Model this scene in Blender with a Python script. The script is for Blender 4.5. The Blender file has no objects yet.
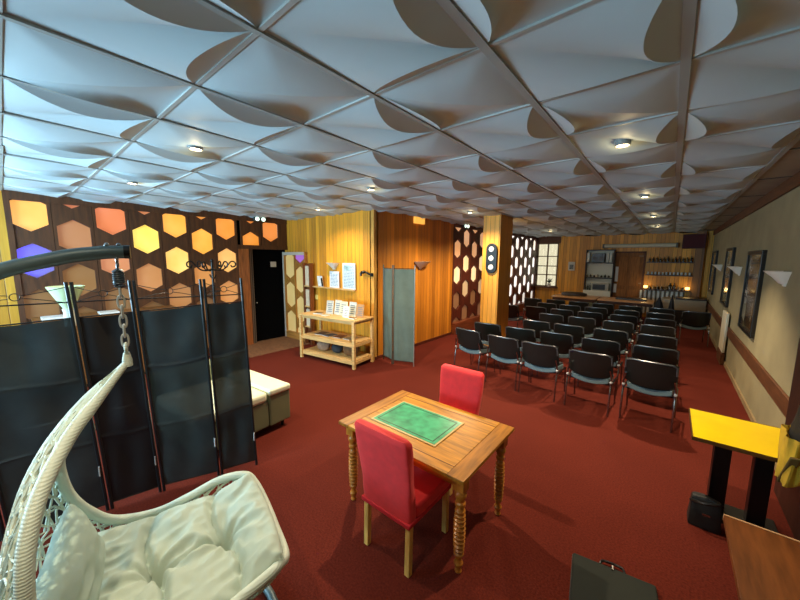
import bpy, bmesh, math, random
from mathutils import Vector, Matrix, noise
random.seed(7)
S = bpy.context.scene
COL = S.collection
PI = math.pi
CAMH = 2.25
CEIL = 3.271
XR = 1.074      # right wall
XA = -4.887     # inner wood wall (faces +X)
YB = 5.046      # poster wall (faces -Y)
XL = -8.2       # lattice wall
YK = 16.0       # back wall
YF = -2.6       # wall behind the camera
# ---------------------------------------------------------------- materials
def lin(c):
    return tuple(((x/12.92) if x <= .04045 else ((x+.055)/1.055)**2.4) for x in [v/255 for v in c])+(1,)
MATS = {}
def mat(name, rgb, rough=.6, metal=0., var=0., vscale=8., bump=0., bscale=60., spec=.5, sheen=0., alpha=1., emit=None, es=0., trans=0., stretch=None):
    if name in MATS: return MATS[name]
    m = bpy.data.materials.new(name); m.use_nodes = True
    nt = m.node_tree; b = nt.nodes['Principled BSDF']
    c = lin(rgb)
    b.inputs['Base Color'].default_value = c
    b.inputs['Roughness'].default_value = rough
    b.inputs['Metallic'].default_value = metal
    b.inputs['Specular IOR Level'].default_value = spec
    b.inputs['Sheen Weight'].default_value = sheen
    b.inputs['Alpha'].default_value = alpha
    b.inputs['Transmission Weight'].default_value = trans
    if emit:
        b.inputs['Emission Color'].default_value = lin(emit); b.inputs['Emission Strength'].default_value = es
    tc = nt.nodes.new('ShaderNodeTexCoord'); src = tc.outputs['Object']
    if stretch:
        mp = nt.nodes.new('ShaderNodeMapping'); mp.inputs['Scale'].default_value = stretch
        nt.links.new(src, mp.inputs['Vector']); src = mp.outputs['Vector']
    if var:
        n = nt.nodes.new('ShaderNodeTexNoise'); n.inputs['Scale'].default_value = vscale; n.inputs['Detail'].default_value = 5
        nt.links.new(src, n.inputs['Vector'])
        r = nt.nodes.new('ShaderNodeValToRGB')
        r.color_ramp.elements[0].position = .3; r.color_ramp.elements[1].position = .7
        r.color_ramp.elements[0].color = tuple(v*(1-var) for v in c[:3])+(1,)
        r.color_ramp.elements[1].color = tuple(min(1, v*(1+var)) for v in c[:3])+(1,)
        nt.links.new(n.outputs['Fac'], r.inputs['Fac']); nt.links.new(r.outputs['Color'], b.inputs['Base Color'])
    if bump:
        n2 = nt.nodes.new('ShaderNodeTexNoise'); n2.inputs['Scale'].default_value = bscale; n2.inputs['Detail'].default_value = 4
        nt.links.new(src, n2.inputs['Vector'])
        bp = nt.nodes.new('ShaderNodeBump'); bp.inputs['Strength'].default_value = bump; bp.inputs['Distance'].default_value = .01
        nt.links.new(n2.outputs['Fac'], bp.inputs['Height']); nt.links.new(bp.outputs['Normal'], b.inputs['Normal'])
    MATS[name] = m; return m
def plank_mat(name, rgb, axis, width=.13, rough=.45, var=.35):
    """upright tongue and groove boards, each with its own tone"""
    m = bpy.data.materials.new(name); m.use_nodes = True; nt = m.node_tree; N = nt.nodes; L = nt.links
    b = N['Principled BSDF']; b.inputs['Roughness'].default_value = rough
    g = N.new('ShaderNodeNewGeometry'); sp = N.new('ShaderNodeSeparateXYZ'); L.new(g.outputs['Position'], sp.inputs[0])
    dv = N.new('ShaderNodeMath'); dv.operation = 'DIVIDE'; dv.inputs[1].default_value = width; L.new(sp.outputs[axis], dv.inputs[0])
    fl = N.new('ShaderNodeMath'); fl.operation = 'FLOOR'; L.new(dv.outputs[0], fl.inputs[0])
    fr = N.new('ShaderNodeMath'); fr.operation = 'FRACT'; L.new(dv.outputs[0], fr.inputs[0])
    wn = N.new('ShaderNodeTexWhiteNoise'); wn.noise_dimensions = '1D'; L.new(fl.outputs[0], wn.inputs['W'])
    mp = N.new('ShaderNodeMapping'); mp.inputs['Scale'].default_value = (14, 14, .9); L.new(g.outputs['Position'], mp.inputs['Vector'])
    n = N.new('ShaderNodeTexNoise'); n.inputs['Scale'].default_value = 1.6; n.inputs['Detail'].default_value = 6; n.inputs['Distortion'].default_value = .6; L.new(mp.outputs[0], n.inputs['Vector'])
    ad = N.new('ShaderNodeMath'); ad.operation = 'MULTIPLY_ADD'; ad.inputs[1].default_value = .45; L.new(wn.outputs['Value'], ad.inputs[0])
    sc = N.new('ShaderNodeMath'); sc.operation = 'MULTIPLY'; sc.inputs[1].default_value = .6; L.new(n.outputs['Fac'], sc.inputs[0]); L.new(sc.outputs[0], ad.inputs[2])
    r = N.new('ShaderNodeValToRGB'); c = lin(rgb)
    r.color_ramp.elements[0].position = .2; r.color_ramp.elements[1].position = .8
    r.color_ramp.elements[0].color = (c[0]*(1-var), c[1]*(1-var*1.2), c[2]*(1-var*1.3), 1)
    r.color_ramp.elements[1].color = (min(1, c[0]*(1+var)), min(1, c[1]*(1+var)), min(1, c[2]*(1+var)), 1)
    L.new(ad.outputs[0], r.inputs['Fac'])
    # groove between boards
    ab = N.new('ShaderNodeMath'); ab.operation = 'SUBTRACT'; ab.inputs[1].default_value = .5; L.new(fr.outputs[0], ab.inputs[0])
    aa = N.new('ShaderNodeMath'); aa.operation = 'ABSOLUTE'; L.new(ab.outputs[0], aa.inputs[0])
    mr = N.new('ShaderNodeMapRange'); mr.inputs['From Min'].default_value = .455; mr.inputs['From Max'].default_value = .49; L.new(aa.outputs[0], mr.inputs['Value'])
    mx = N.new('ShaderNodeMix'); mx.data_type = 'RGBA'; L.new(mr.outputs[0], mx.inputs['Factor']); L.new(r.outputs['Color'], mx.inputs['A'])
    mx.inputs['B'].default_value = (c[0]*.3, c[1]*.24, c[2]*.2, 1)
    L.new(mx.outputs['Result'], b.inputs['Base Color'])
    iv = N.new('ShaderNodeMath'); iv.operation = 'SUBTRACT'; iv.inputs[0].default_value = 1; L.new(mr.outputs[0], iv.inputs[1])
    bp = N.new('ShaderNodeBump'); bp.inputs['Strength'].default_value = .6; bp.inputs['Distance'].default_value = .008
    L.new(iv.outputs[0], bp.inputs['Height']); L.new(bp.outputs['Normal'], b.inputs['Normal'])
    return m
def wood(name, rgb, rough=.4, var=.35, stretch=(1, 10, 10), vs=3):
    return mat(name, rgb, rough, var=var, vscale=vs, bump=.08, bscale=10, stretch=stretch)
def brick_mat(name, c1, c2, mortar, scale):
    m = bpy.data.materials.new(name); m.use_nodes = True; nt = m.node_tree; b = nt.nodes['Principled BSDF']
    g = nt.nodes.new('ShaderNodeNewGeometry'); br = nt.nodes.new('ShaderNodeTexBrick')
    br.inputs['Color1'].default_value = lin(c1); br.inputs['Color2'].default_value = lin(c2); br.inputs['Mortar'].default_value = lin(mortar)
    br.inputs['Scale'].default_value = scale; br.inputs['Mortar Size'].default_value = .03
    nt.links.new(g.outputs['Position'], br.inputs['Vector']); nt.links.new(br.outputs['Color'], b.inputs['Base Color'])
    b.inputs['Roughness'].default_value = .8
    return m
def carpet_mat():
    m = bpy.data.materials.new('red_carpet'); m.use_nodes = True; nt = m.node_tree; N = nt.nodes; L = nt.links; b = N['Principled BSDF']
    b.inputs['Roughness'].default_value = .95; b.inputs['Specular IOR Level'].default_value = .15
    b.inputs['Sheen Weight'].default_value = .12; b.inputs['Sheen Tint'].default_value = lin((200, 80, 50))
    g = N.new('ShaderNodeNewGeometry')
    n1 = N.new('ShaderNodeTexNoise'); n1.inputs['Scale'].default_value = 70; n1.inputs['Detail'].default_value = 6
    n2 = N.new('ShaderNodeTexNoise'); n2.inputs['Scale'].default_value = 1.3; n2.inputs['Detail'].default_value = 4
    for n in (n1, n2): L.new(g.outputs['Position'], n.inputs['Vector'])
    r = N.new('ShaderNodeValToRGB'); r.color_ramp.elements[0].position = .3; r.color_ramp.elements[1].position = .72
    r.color_ramp.elements[0].color = lin((76, 24, 15)); r.color_ramp.elements[1].color = lin((106, 39, 25))
    L.new(n1.outputs['Fac'], r.inputs['Fac'])
    mx = N.new('ShaderNodeMix'); mx.data_type = 'RGBA'; mx.blend_type = 'MULTIPLY'; mx.inputs['Factor'].default_value = .5
    r2 = N.new('ShaderNodeValToRGB'); r2.color_ramp.elements[0].position = .35; r2.color_ramp.elements[0].color = (.72, .7, .7, 1); r2.color_ramp.elements[1].position = .65; r2.color_ramp.elements[1].color = (1, 1, 1, 1)
    L.new(n2.outputs['Fac'], r2.inputs['Fac']); L.new(r.outputs['Color'], mx.inputs['A']); L.new(r2.outputs['Color'], mx.inputs['B'])
    L.new(mx.outputs['Result'], b.inputs['Base Color'])
    n3 = N.new('ShaderNodeTexNoise'); n3.inputs['Scale'].default_value = 160; L.new(g.outputs['Position'], n3.inputs['Vector'])
    bp = N.new('ShaderNodeBump'); bp.inputs['Strength'].default_value = .3; bp.inputs['Distance'].default_value = .008
    L.new(n3.outputs['Fac'], bp.inputs['Height']); L.new(bp.outputs['Normal'], b.inputs['Normal'])
    return m
def pane_mat(i, rgb, es):
    m = bpy.data.materials.new('emissive_glass'); m.use_nodes = True; nt = m.node_tree; N = nt.nodes; L = nt.links; b = N['Principled BSDF']
    c = lin(rgb); b.inputs['Base Color'].default_value = tuple(v*.6 for v in c[:3])+(1,); b.inputs['Roughness'].default_value = .35
    g = N.new('ShaderNodeNewGeometry'); n = N.new('ShaderNodeTexNoise'); n.inputs['Scale'].default_value = 2.2; n.inputs['Detail'].default_value = 2
    L.new(g.outputs['Position'], n.inputs['Vector'])
    r = N.new('ShaderNodeValToRGB'); r.color_ramp.elements[0].position = .3; r.color_ramp.elements[1].position = .7
    r.color_ramp.elements[0].color = (c[0]*.9, c[1]*.82, c[2]*.75, 1); r.color_ramp.elements[1].color = (c[0], c[1]*1.08, min(1,c[2]*1.3+.02), 1)
    L.new(n.outputs['Fac'], r.inputs['Fac']); L.new(r.outputs['Color'], b.inputs['Emission Color']); b.inputs['Emission Strength'].default_value = es
    return m
M_CARPET = carpet_mat()
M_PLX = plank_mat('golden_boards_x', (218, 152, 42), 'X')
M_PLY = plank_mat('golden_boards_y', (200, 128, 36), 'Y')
M_TILE = mat('sculpted_tile', (182, 198, 204), .55, var=.03, vscale=3)
M_GRID = mat('grid_bar', (158, 164, 162), .5)
M_JOINT = mat('joint', (172, 176, 174), .5)
M_PLASTER = mat('plaster', (150, 140, 106), .85, var=.1, vscale=2.5, bump=.15, bscale=40)
M_REDWOOD = wood('red_brown_wood', (92, 52, 22), .6, stretch=(8, 1, 8))
M_LATTICE = wood('dark_lattice_wood', (84, 46, 18), .6, stretch=(8, 8, 1))
M_LATTICE2 = wood('red_lattice_wood', (84, 34, 20), .45, stretch=(8, 8, 1))
M_BLACK = mat('black_metal', (14, 14, 15), .35, .2)
M_BLACKP = mat('black_plastic', (22, 28, 26), .32, spec=.55, bump=.05, bscale=200)
M_CHROME = mat('chrome_tube', (150, 150, 150), .22, 1.)
M_WHITE = mat('white_paint', (225, 222, 212), .5)
M_PAPER = mat('white_paper', (232, 232, 228), .7)
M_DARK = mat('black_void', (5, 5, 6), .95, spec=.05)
# ---------------------------------------------------------------- mesh builder
class MB:
    def __init__(s): s.b = bmesh.new()
    def box(s, x0, x1, y0, y1, z0, z1):
        v = [s.b.verts.new(p) for p in ((x0,y0,z0),(x1,y0,z0),(x1,y1,z0),(x0,y1,z0),(x0,y0,z1),(x1,y0,z1),(x1,y1,z1),(x0,y1,z1))]
        for f in ((3,2,1,0),(4,5,6,7),(0,1,5,4),(1,2,6,5),(2,3,7,6),(3,0,4,7)): s.b.faces.new([v[i] for i in f])
        return s
    def obox(s, c, size, mtx):
        hx, hy, hz = [q/2 for q in size]
        v = [s.b.verts.new(mtx @ Vector(p) + Vector(c)) for p in ((-hx,-hy,-hz),(hx,-hy,-hz),(hx,hy,-hz),(-hx,hy,-hz),(-hx,-hy,hz),(hx,-hy,hz),(hx,hy,hz),(-hx,hy,hz))]
        for f in ((3,2,1,0),(4,5,6,7),(0,1,5,4),(1,2,6,5),(2,3,7,6),(3,0,4,7)): s.b.faces.new([v[i] for i in f])
        return s
    def bar(s, a, b, w, t, up=(0,0,1)):
        a = Vector(a); b = Vector(b); d = b-a; L = d.length; d.normalize()
        u = Vector(up); x = d.cross(u)
        if x.length < 1e-4: x = d.cross(Vector((1,0,0)))
        x.normalize(); y = x.cross(d)
        m = Matrix((x, d, y)).transposed()
        return s.obox((a+b)/2, (w, L, t), m)
    def tube(s, pts, r, n=8, closed=False, caps=True):
        P = [Vector(p) for p in pts]; k = len(P)
        R = r if isinstance(r, (list, tuple)) else [r]*k
        rings = []; pn = None
        for i in range(k):
            a = P[(i-1) % k] if (closed or i) else P[0]; b = P[(i+1) % k] if (closed or i < k-1) else P[-1]
            t = (b-a)
            if t.length < 1e-9: t = Vector((0,0,1))
            t.normalize()
            if pn is None:
                x = t.cross(Vector((0,0,1)))
                if x.length < .05: x = t.cross(Vector((0,1,0)))
            else:
                x = pn - t*pn.dot(t)
            x.normalize(); pn = x; y = t.cross(x)
            rings.append([s.b.verts.new(P[i] + (x*math.cos(2*PI*j/n) + y*math.sin(2*PI*j/n))*R[i]) for j in range(n)])
        for i in range(k if closed else k-1):
            A = rings[i]; B = rings[(i+1) % k]
            for j in range(n): s.b.faces.new((A[j], A[(j+1) % n], B[(j+1) % n], B[j]))
        if caps and not closed:
            s.b.faces.new(list(reversed(rings[0]))); s.b.faces.new(rings[-1])
        return s
    def lathe(s, prof, c=(0,0,0), n=20, a0=0, a1=2*PI, caps=True):
        c = Vector(c); full = abs(a1-a0-2*PI) < 1e-6; rings = []
        kk = n if full else n+1
        for r, z in prof:
            rings.append([s.b.verts.new(c+Vector((max(r,1e-4)*math.cos(a0+(a1-a0)*j/n), max(r,1e-4)*math.sin(a0+(a1-a0)*j/n), z))) for j in range(kk)])
        for A, B in zip(rings, rings[1:]):
            for j in range(n): s.b.faces.new((A[j], A[(j+1) % kk], B[(j+1) % kk], B[j]))
        if caps:
            s.b.faces.new(list(reversed(rings[0]))); s.b.faces.new(rings[-1])
        return s
    def prism(s, poly, f, d0, d1):
        """poly: 2-D points, f(a, b, depth) -> 3-D point"""
        A = [s.b.verts.new(f(a, b, d0)) for a, b in poly]; B = [s.b.verts.new(f(a, b, d1)) for a, b in poly]
        s.b.faces.new(A); s.b.faces.new(list(reversed(B))); n = len(poly)
        for i in range(n): s.b.faces.new((A[i], B[i], B[(i+1) % n], A[(i+1) % n]))
        return s
    def grid(s, nu, nv, f, close_u=False):
        V = [[s.b.verts.new(f(i/nu, j/nv)) for j in range(nv+1)] for i in range(nu if close_u else nu+1)]
        k = len(V)
        for i in range(nu):
            for j in range(nv): s.b.faces.new((V[i][j], V[(i+1) % k][j], V[(i+1) % k][j+1], V[i][j+1]))
        return s
    def ball(s, c, r, n=14, m=8):
        c = Vector(c); r = r if isinstance(r, (tuple, list)) else (r,)*3
        def f(u, v):
            t = PI*(v*.996+.002); return c+Vector((r[0]*math.sin(t)*math.cos(2*PI*u), r[1]*math.sin(t)*math.sin(2*PI*u), r[2]*math.cos(t)))
        return s.grid(n, m, f, True)
    def build(s, name, m, parent=None, smooth=True, bevel=0., seg=2, sub=0, angle=40):
        bmesh.ops.recalc_face_normals(s.b, faces=s.b.faces)
        me = bpy.data.meshes.new(name); s.b.to_mesh(me); s.b.free()
        o = bpy.data.objects.new(name, me); COL.objects.link(o)
        if m is not None: me.materials.append(m)
        if bevel:
            md = o.modifiers.new('bevel', 'BEVEL'); md.width = bevel; md.segments = seg; md.limit_method = 'ANGLE'; md.angle_limit = math.radians(35)
        if sub:
            md = o.modifiers.new('sub', 'SUBSURF'); md.levels = sub; md.render_levels = sub
        if smooth:
            me.polygons.foreach_set('use_smooth', [True]*len(me.polygons))
            try: me.set_sharp_from_angle(angle=math.radians(angle))
            except Exception: pass
        if parent: o.parent = parent
        return o
def tag(o, label, cat, group=None):
    o['label'] = label; o['category'] = cat
    if group: o['group'] = group
    return o
def thing(name, label, cat, loc=(0,0,0), rz=0, group=None):
    o = bpy.data.objects.new(name, None); COL.objects.link(o); o.location = loc; o.rotation_euler = (0,0,rz)
    o.empty_display_size = .1
    return tag(o, label, cat, group)
def struct(o): o['kind'] = 'structure'; return o
def copy_tree(o, kids, loc, rz, label, group=None, scale=None):
    r = o.copy(); COL.objects.link(r); r.location = loc; r.rotation_euler = (0,0,rz); r['label'] = label
    if group: r['group'] = group
    def rec(src, dst):
        for ch in kids.get(src.name, []):
            c = ch.copy(); COL.objects.link(c); c.parent = dst; rec(ch, c)
    rec(o, r)
    return r
def kids_of(root):
    d = {}
    def rec(o):
        d[o.name] = [c for c in bpy.data.objects if c.parent == o]
        for c in d[o.name]: rec(c)
    rec(root); return d
def arc(c, r, a0, a1, n, plane='xz'):
    out = []
    for i in range(n+1):
        a = a0+(a1-a0)*i/n; x, y = r*math.cos(a), r*math.sin(a)
        out.append((c[0]+x, c[1], c[2]+y) if plane == 'xz' else ((c[0]+x, c[1]+y, c[2]) if plane == 'xy' else (c[0], c[1]+x, c[2]+y)))
    return out
def smooth_path(pts, k=8, closed=False):
    P = [Vector(p) for p in pts]; n = len(P); out = []
    for i in range(n if closed else n-1):
        g = (lambda j: P[j % n]) if closed else (lambda j: P[max(0, min(n-1, j))])
        p0, p1, p2, p3 = g(i-1), g(i), g(i+1), g(i+2)
        for q in range(k):
            t = q/k
            out.append(.5*((2*p1)+(p2-p0)*t+(2*p0-5*p1+4*p2-p3)*t*t+(3*p1-p0-3*p2+p3)*t**3))
    if not closed: out.append(P[-1])
    return out
ROT = lambda a: Matrix.Rotation(a, 3, 'Z')
ORD = ['first','second','third','fourth','fifth','sixth','seventh','eighth','ninth','tenth','eleventh','twelfth','thirteenth','fourteenth']
# ================================================================ SETTING
struct(MB().box(-9.6, 1.2, YF-.15, YK+.15, -.12, 0).build('floor', M_CARPET, smooth=False))
# walls
struct(MB().box(XR, XR+.15, YF-.15, YK+.15, 0, CEIL+.25).build('wall_right', M_PLASTER, smooth=False))
w = MB(); w.box(-3.95, XR, YK, YK+.12, 0, CEIL+.1).box(XA-.4, -3.95, YK, YK+.12, 0, .98).box(XA-.4, -3.95, YK, YK+.12, 2.95, CEIL+.1)
struct(w.build('wall_back', M_PLX, smooth=False))
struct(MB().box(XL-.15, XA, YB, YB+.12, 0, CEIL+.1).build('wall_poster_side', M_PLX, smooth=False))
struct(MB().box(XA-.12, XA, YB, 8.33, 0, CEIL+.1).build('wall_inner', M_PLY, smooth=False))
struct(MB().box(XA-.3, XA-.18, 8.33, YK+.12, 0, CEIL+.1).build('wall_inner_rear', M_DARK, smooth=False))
w = MB().box(XL-.12, XL, YF, .13, 0, CEIL+.1)
struct(w.build('wall_left', plank_mat('golden_boards_left', (205, 150, 50), 'Y'), smooth=False))
# wall behind the camera with its window opening
w = MB(); w.box(-9.6, XR, YF-.12, YF, 0, .85).box(-9.6, XR, YF-.12, YF, 2.75, CEIL+.25).box(-9.6, -7.6, YF-.12, YF, .85, 2.75).box(-3.2, XR, YF-.12, YF, .85, 2.75)
struct(w.build('wall_front', M_PLASTER, smooth=False))
wf = MB()
for i in range(5):
    x = -7.6+i*(4.4/4); wf.box(x-.03, x+.03, YF-.1, YF-.03, .85, 2.75)
wf.box(-7.6, -3.2, YF-.1, YF-.03, .85, .91).box(-7.6, -3.2, YF-.1, YF-.03, 2.69, 2.75)
struct(wf.build('window_2', M_WHITE, smooth=False))
# ---------------------------------------------------------------- ceiling of sculpted tiles
T = .75; X0 = -.034; Y0 = .839
WL, DL = .20, .068
def arcw(s): return WL*math.sin(PI*s)**.8 if 0 < s < 1 else 0.
def arcz(s): return -DL*math.sin(PI*s)**.9 if 0 < s < 1 else 0.
N_ = 16
def lens(e, k=4):
    g = []
    for i in range(N_+1):
        q = i/N_; row = []
        for j in range(k+1):
            t = j/k; u, v = e(q, arcw(q)*t); row.append((u, v, arcz(q)*t**1.2-.002))
        g.append(row)
    return g
def ruled(A, B, bulge, k=6):
    g = []; n = len(A)-1
    for i in range(n+1):
        row = []
        for j in range(k+1):
            t = j/k; a, b = A[i], B[i]
            row.append((a[0]+(b[0]-a[0])*t, a[1]+(b[1]-a[1])*t, a[2]+(b[2]-a[2])*t+bulge*math.sin(PI*t)*math.sin(PI*i/n)-.002))
        g.append(row)
    return g
def tile_even():
    """two leaf shaped hollows meet in the far right corner, the rest is one smooth sweep"""
    Q = [i/N_ for i in range(N_+1)]
    edge = [(0, 1-q, 0) for q in Q]+[(q, 0, 0) for q in Q[1:]]
    arcs = [(q, 1-arcw(q), arcz(q)) for q in Q]+[(1-arcw(q), 1-q, arcz(q)) for q in Q[1:]]
    return [lens(lambda q, d: (1-d, q)), lens(lambda q, d: (q, 1-d)), ruled(edge, arcs, -.006)]
def tile_odd():
    """one leaf on the left edge and a curved crease along the diagonal"""
    Q = [i/N_ for i in range(N_+1)]
    dg = [(i/(2*N_)+.02*math.sin(PI*i/(2*N_)), i/(2*N_)-.02*math.sin(PI*i/(2*N_)), -.046*math.sin(PI*i/(2*N_))**.8) for i in range(2*N_+1)]
    low = [(q, 0, 0) for q in Q]+[(1, q, 0) for q in Q[1:]]
    up = [(arcw(q), q, arcz(q)) for q in Q]+[(q, 1, 0) for q in Q[1:]]
    return [lens(lambda q, d: (d, q)), ruled(low, dg, -.004), ruled(up, dg, .022)]
TPS = (tile_even(), tile_odd())
cv = []; cf = []
for i in range(-11, 1):
    for j in range(-5, 21):
        x = X0+i*T; y = Y0+j*T
        if y > YB+.2 and x+T < XA-.1: continue
        if i == 0 and False: continue
        if y+T < YF: continue
        for g in TPS[(i+j) % 2]:
            b0 = len(cv); nc = len(g[0])
            for row in g:
                for u, v, z in row: cv.append((min(x+u*T, X0+T), min(y+v*T, YK), CEIL+z))
            for a in range(len(g)-1):
                for c in range(nc-1):
                    q = b0+a*nc+c; cf.append((q, q+1, q+nc+1, q+nc))
me = bpy.data.meshes.new('ceiling'); me.from_pydata(cv, [], cf); me.validate(); me.update()
bm = bmesh.new(); bm.from_mesh(me)
bmesh.ops.recalc_face_normals(bm, faces=bm.faces)
for f in bm.faces:
    f.smooth = True
    if f.normal.z > 0: f.normal_flip()
bm.to_mesh(me); bm.free(); me.materials.append(M_TILE)
ceil = bpy.data.objects.new('ceiling', me); COL.objects.link(ceil); struct(ceil)
struct(MB().box(-9.6, XR, YF-.1, YK+.1, CEIL+.05, CEIL+.2).build('ceiling_slab', M_PLASTER, smooth=False))
# grid bars along the room, thin joints across
g = MB()
for i in range(-10, 2):
    x = X0+i*T; ye = YK if x > XA-.1 else YB
    hw0 = .022 if i > -2 else .015
    g.box(x-hw0, x+hw0, YF, ye, CEIL-.018, CEIL+.04)
y = Y0-T; g.box(XL, XA, y-.022, y+.022, CEIL-.018, CEIL+.03)
struct(g.build('trim_1', M_GRID, smooth=False))
g = MB()
for j in range(-4, 21):
    y = Y0+j*T
    if y < YF or y > YK: continue
    g.box(XL if y < YB else XA, X0+T, y-.012, y+.012, CEIL-.012, CEIL+.04)
struct(g.build('trim_2', M_JOINT, smooth=False))
g = MB().box(X0+T, XR, YF, YK, CEIL-.004, CEIL+.03)
struct(g.build('trim_3', mat('edge_strip', (150, 140, 120), .7, var=.1, vscale=4), smooth=False))
g = MB()
for j in range(-3, 21, 2): g.box(X0+T, XR, Y0+j*T+.12, Y0+j*T+.135, CEIL-.012, CEIL+.01)
struct(g.build('trim_4', mat('strip_joint', (70, 60, 50), .6), smooth=False))
struct(MB().box(XR-.035, XR, YF, YK, CEIL-.16, CEIL).build('trim_right_cornice', M_REDWOOD, smooth=False))
struct(MB().box(XR-.03, XR, YF, YK, .64, .83).build('trim_right_rail', M_REDWOOD, smooth=False, bevel=.006))
struct(MB().box(XR-.02, XR, YF, YK, 0, .08).build('baseboard_right', mat('cream_base', (150, 128, 92), .6), smooth=False))
struct(MB().box(XL, XA, YB-.02, YB, 0, .07).build('baseboard_poster', M_LATTICE2, smooth=False))
struct(MB().box(XA, XA+.02, YB, 8.33, 0, .07).build('baseboard_inner', M_LATTICE2, smooth=False))
struct(MB().box(XA-.08, XA+.012, YB-.012, YB+.07, 0, CEIL).build('trim_corner', wood('corner_post', (206, 150, 66), .4, stretch=(8,8,1)), smooth=False))
# ---------------------------------------------------------------- hexagon lattice walls
HH, HS, HW, PIT, PER = .29, .165, .212, .515, .77
def hexw(d):
    d = abs(d)
    return 0. if d >= HH else (HW if d <= HS else HW*(HH-d)/(HH-HS))
def lattice(f, cols, zb, zt, name, m, pane_color, pname, d0=0., d1=.045, depth=.028, HW=HW, HH=HH, HS=HS, PER=PER):
    """cols: (centre, left edge, right edge, zoff, zbottom); returns wood object with its panes as children"""
    w = MB(); panes = []
    hexw = lambda d: 0. if abs(d) >= HH else (HW if abs(d) <= HS else HW*(HH-abs(d))/(HH-HS))
    for ci, (ac, al, ar, zo, zbc) in enumerate(cols):
        b0 = max(zb, zbc)
        cs = []; zc = zo
        while zc-PER > b0-HH: zc -= PER
        while zc < zt+HH:
            cs.append(zc); zc += PER
        cs = [z for z in cs if z+HH > b0+.02 and z-HH < zt-.02]
        def prof():
            zs = {b0, zt}
            for z in cs:
                for q in (z-HH, z-HS, z+HS, z+HH):
                    if b0 < q < zt: zs.add(q)
            return sorted(zs)
        zs = prof()
        wid = lambda z: max([hexw(z-q) for q in cs] or [0])
        gap = .003
        left = [(al+gap, zt), (al+gap, b0)] + [(ac-wid(z), z) for z in zs]
        right = [(ar-gap, b0), (ar-gap, zt)] + [(ac+wid(z), z) for z in reversed(zs)]
        def clean(p):
            o = []
            for q in p:
                if not o or (abs(q[0]-o[-1][0])+abs(q[1]-o[-1][1])) > 1e-5: o.append(q)
            return o
        w.prism(clean(left), f, d0, d1); w.prism(clean(right), f, d0, d1)
        for ri, z in enumerate(sorted(cs, reverse=True)):
            zz = sorted({max(b0, z-HH), min(zt, z+HH)} | {q for q in (z-HS, z+HS) if b0 < q < zt})
            poly = []
            for q in zz:
                ww = hexw(q-z)+.004
                poly.append((ac-ww, q))
            for q in reversed(zz):
                ww = hexw(q-z)+.004
                if ww > .006 or True: poly.append((ac+ww, q))
            panes.append((ci, ri, z, poly))
    o = w.build(name, m, smooth=False)
    struct(o)
    for ci, ri, z, poly in panes:
        p = MB(); p.prism(poly, f, d0-.022, d0-.012)
        c, es = pane_color(ci, ri, z)
        q = p.build(pname, pane_mat(0, c, es), o, smooth=False)
    return o
fL = lambda a, b, d: (XL+d-.03, a, b)
colsL = []
for i in range(9):
    ac = .355+i*PIT+(.012*i if i > 6 else 0)
    zo = 2.93 if i % 2 == 0 else 2.585
    zbc = .12 if i < 7 else 2.53
    colsL.append((ac, ac-PIT/2 if i else .13, ac+PIT/2 if i < 8 else YB, zo, zbc))
PC = {(0,0):((255,186,92),1.0),(0,1):((176,160,190),.36),(1,0):((230,140,96),.7),(1,1):((208,140,92),.55),(1,2):((170,120,70),.42),
      (2,0):((240,136,84),.85),(2,1):((232,150,100),.62),(3,0):((240,150,90),.7),(3,1):((255,222,100),1.12),(3,2):((226,156,96),.55),
      (4,0):((255,180,72),1.1),(4,1):((255,210,110),1.08),(4,2):((214,150,90),.45),(5,0):((255,160,60),.8),(5,1):((255,178,66),1.05),(5,2):((236,160,84),.6),
      (6,0):((255,158,60),.95),(6,1):((255,190,100),.9),(6,2):((230,160,90),.6),(7,0):((255,150,60),.8),(7,1):((255,160,60),.85),(8,0):((250,150,66),.85),(8,1):((250,150,66),.8)}
def pcL(c, r, z):
    if (c, r) in PC: return PC[(c, r)]
    return ((170, 124, 78), max(.12, .34*(z/1.6)))
# odd columns start with the cut tip at the very top, so their rows are 0 = tip
lat = lattice(fL, colsL, .12, 3.13, 'window_3', M_LATTICE, pcL, 'pane')
for q in lat.children:
    c = sum((Vector(v.co) for v in q.data.vertices), Vector())/len(q.data.vertices)
    if abs(c.y-.355) < .1 and abs(c.z-2.16) < .12:
        m = q.data.materials[0]; nt = m.node_tree; b = nt.nodes['Principled BSDF']; tr_ = nt.nodes.new('ShaderNodeBsdfTranslucent'); tr_.inputs['Color'].default_value = lin((225, 225, 240))
        ms = nt.nodes.new('ShaderNodeMixShader'); ms.inputs[0].default_value = .5; nt.links.new(b.outputs[0], ms.inputs[1]); nt.links.new(tr_.outputs[0], ms.inputs[2]); nt.links.new(ms.outputs[0], nt.nodes['Material Output'].inputs[0])
l = bpy.data.lights.new('blue_lamp', 'POINT'); l.energy = 150; l.color = (.03, .03, 1); l.shadow_soft_size = .01
o = bpy.data.objects.new('blue_lamp', l); COL.objects.link(o); o.location = (XL-.085, .24, 2.24)
w = MB().box(XL-.05, XL+.03, .1, YB, 3.13, CEIL).box(XL-.05, XL+.03, .1, 3.72, 0, .12).box(XL-.05, XL+.035, .1, .17, .12, 3.13).box(XL-.04, XL+.03, 3.70, YB, 2.44, 2.54)
struct(w.build('trim_lattice_frame', M_LATTICE, smooth=False))
struct(MB().box(XL-.2, XL-.1, .0, 3.72, 0, CEIL).build('wall_left_backing', M_DARK, smooth=False))
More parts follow.
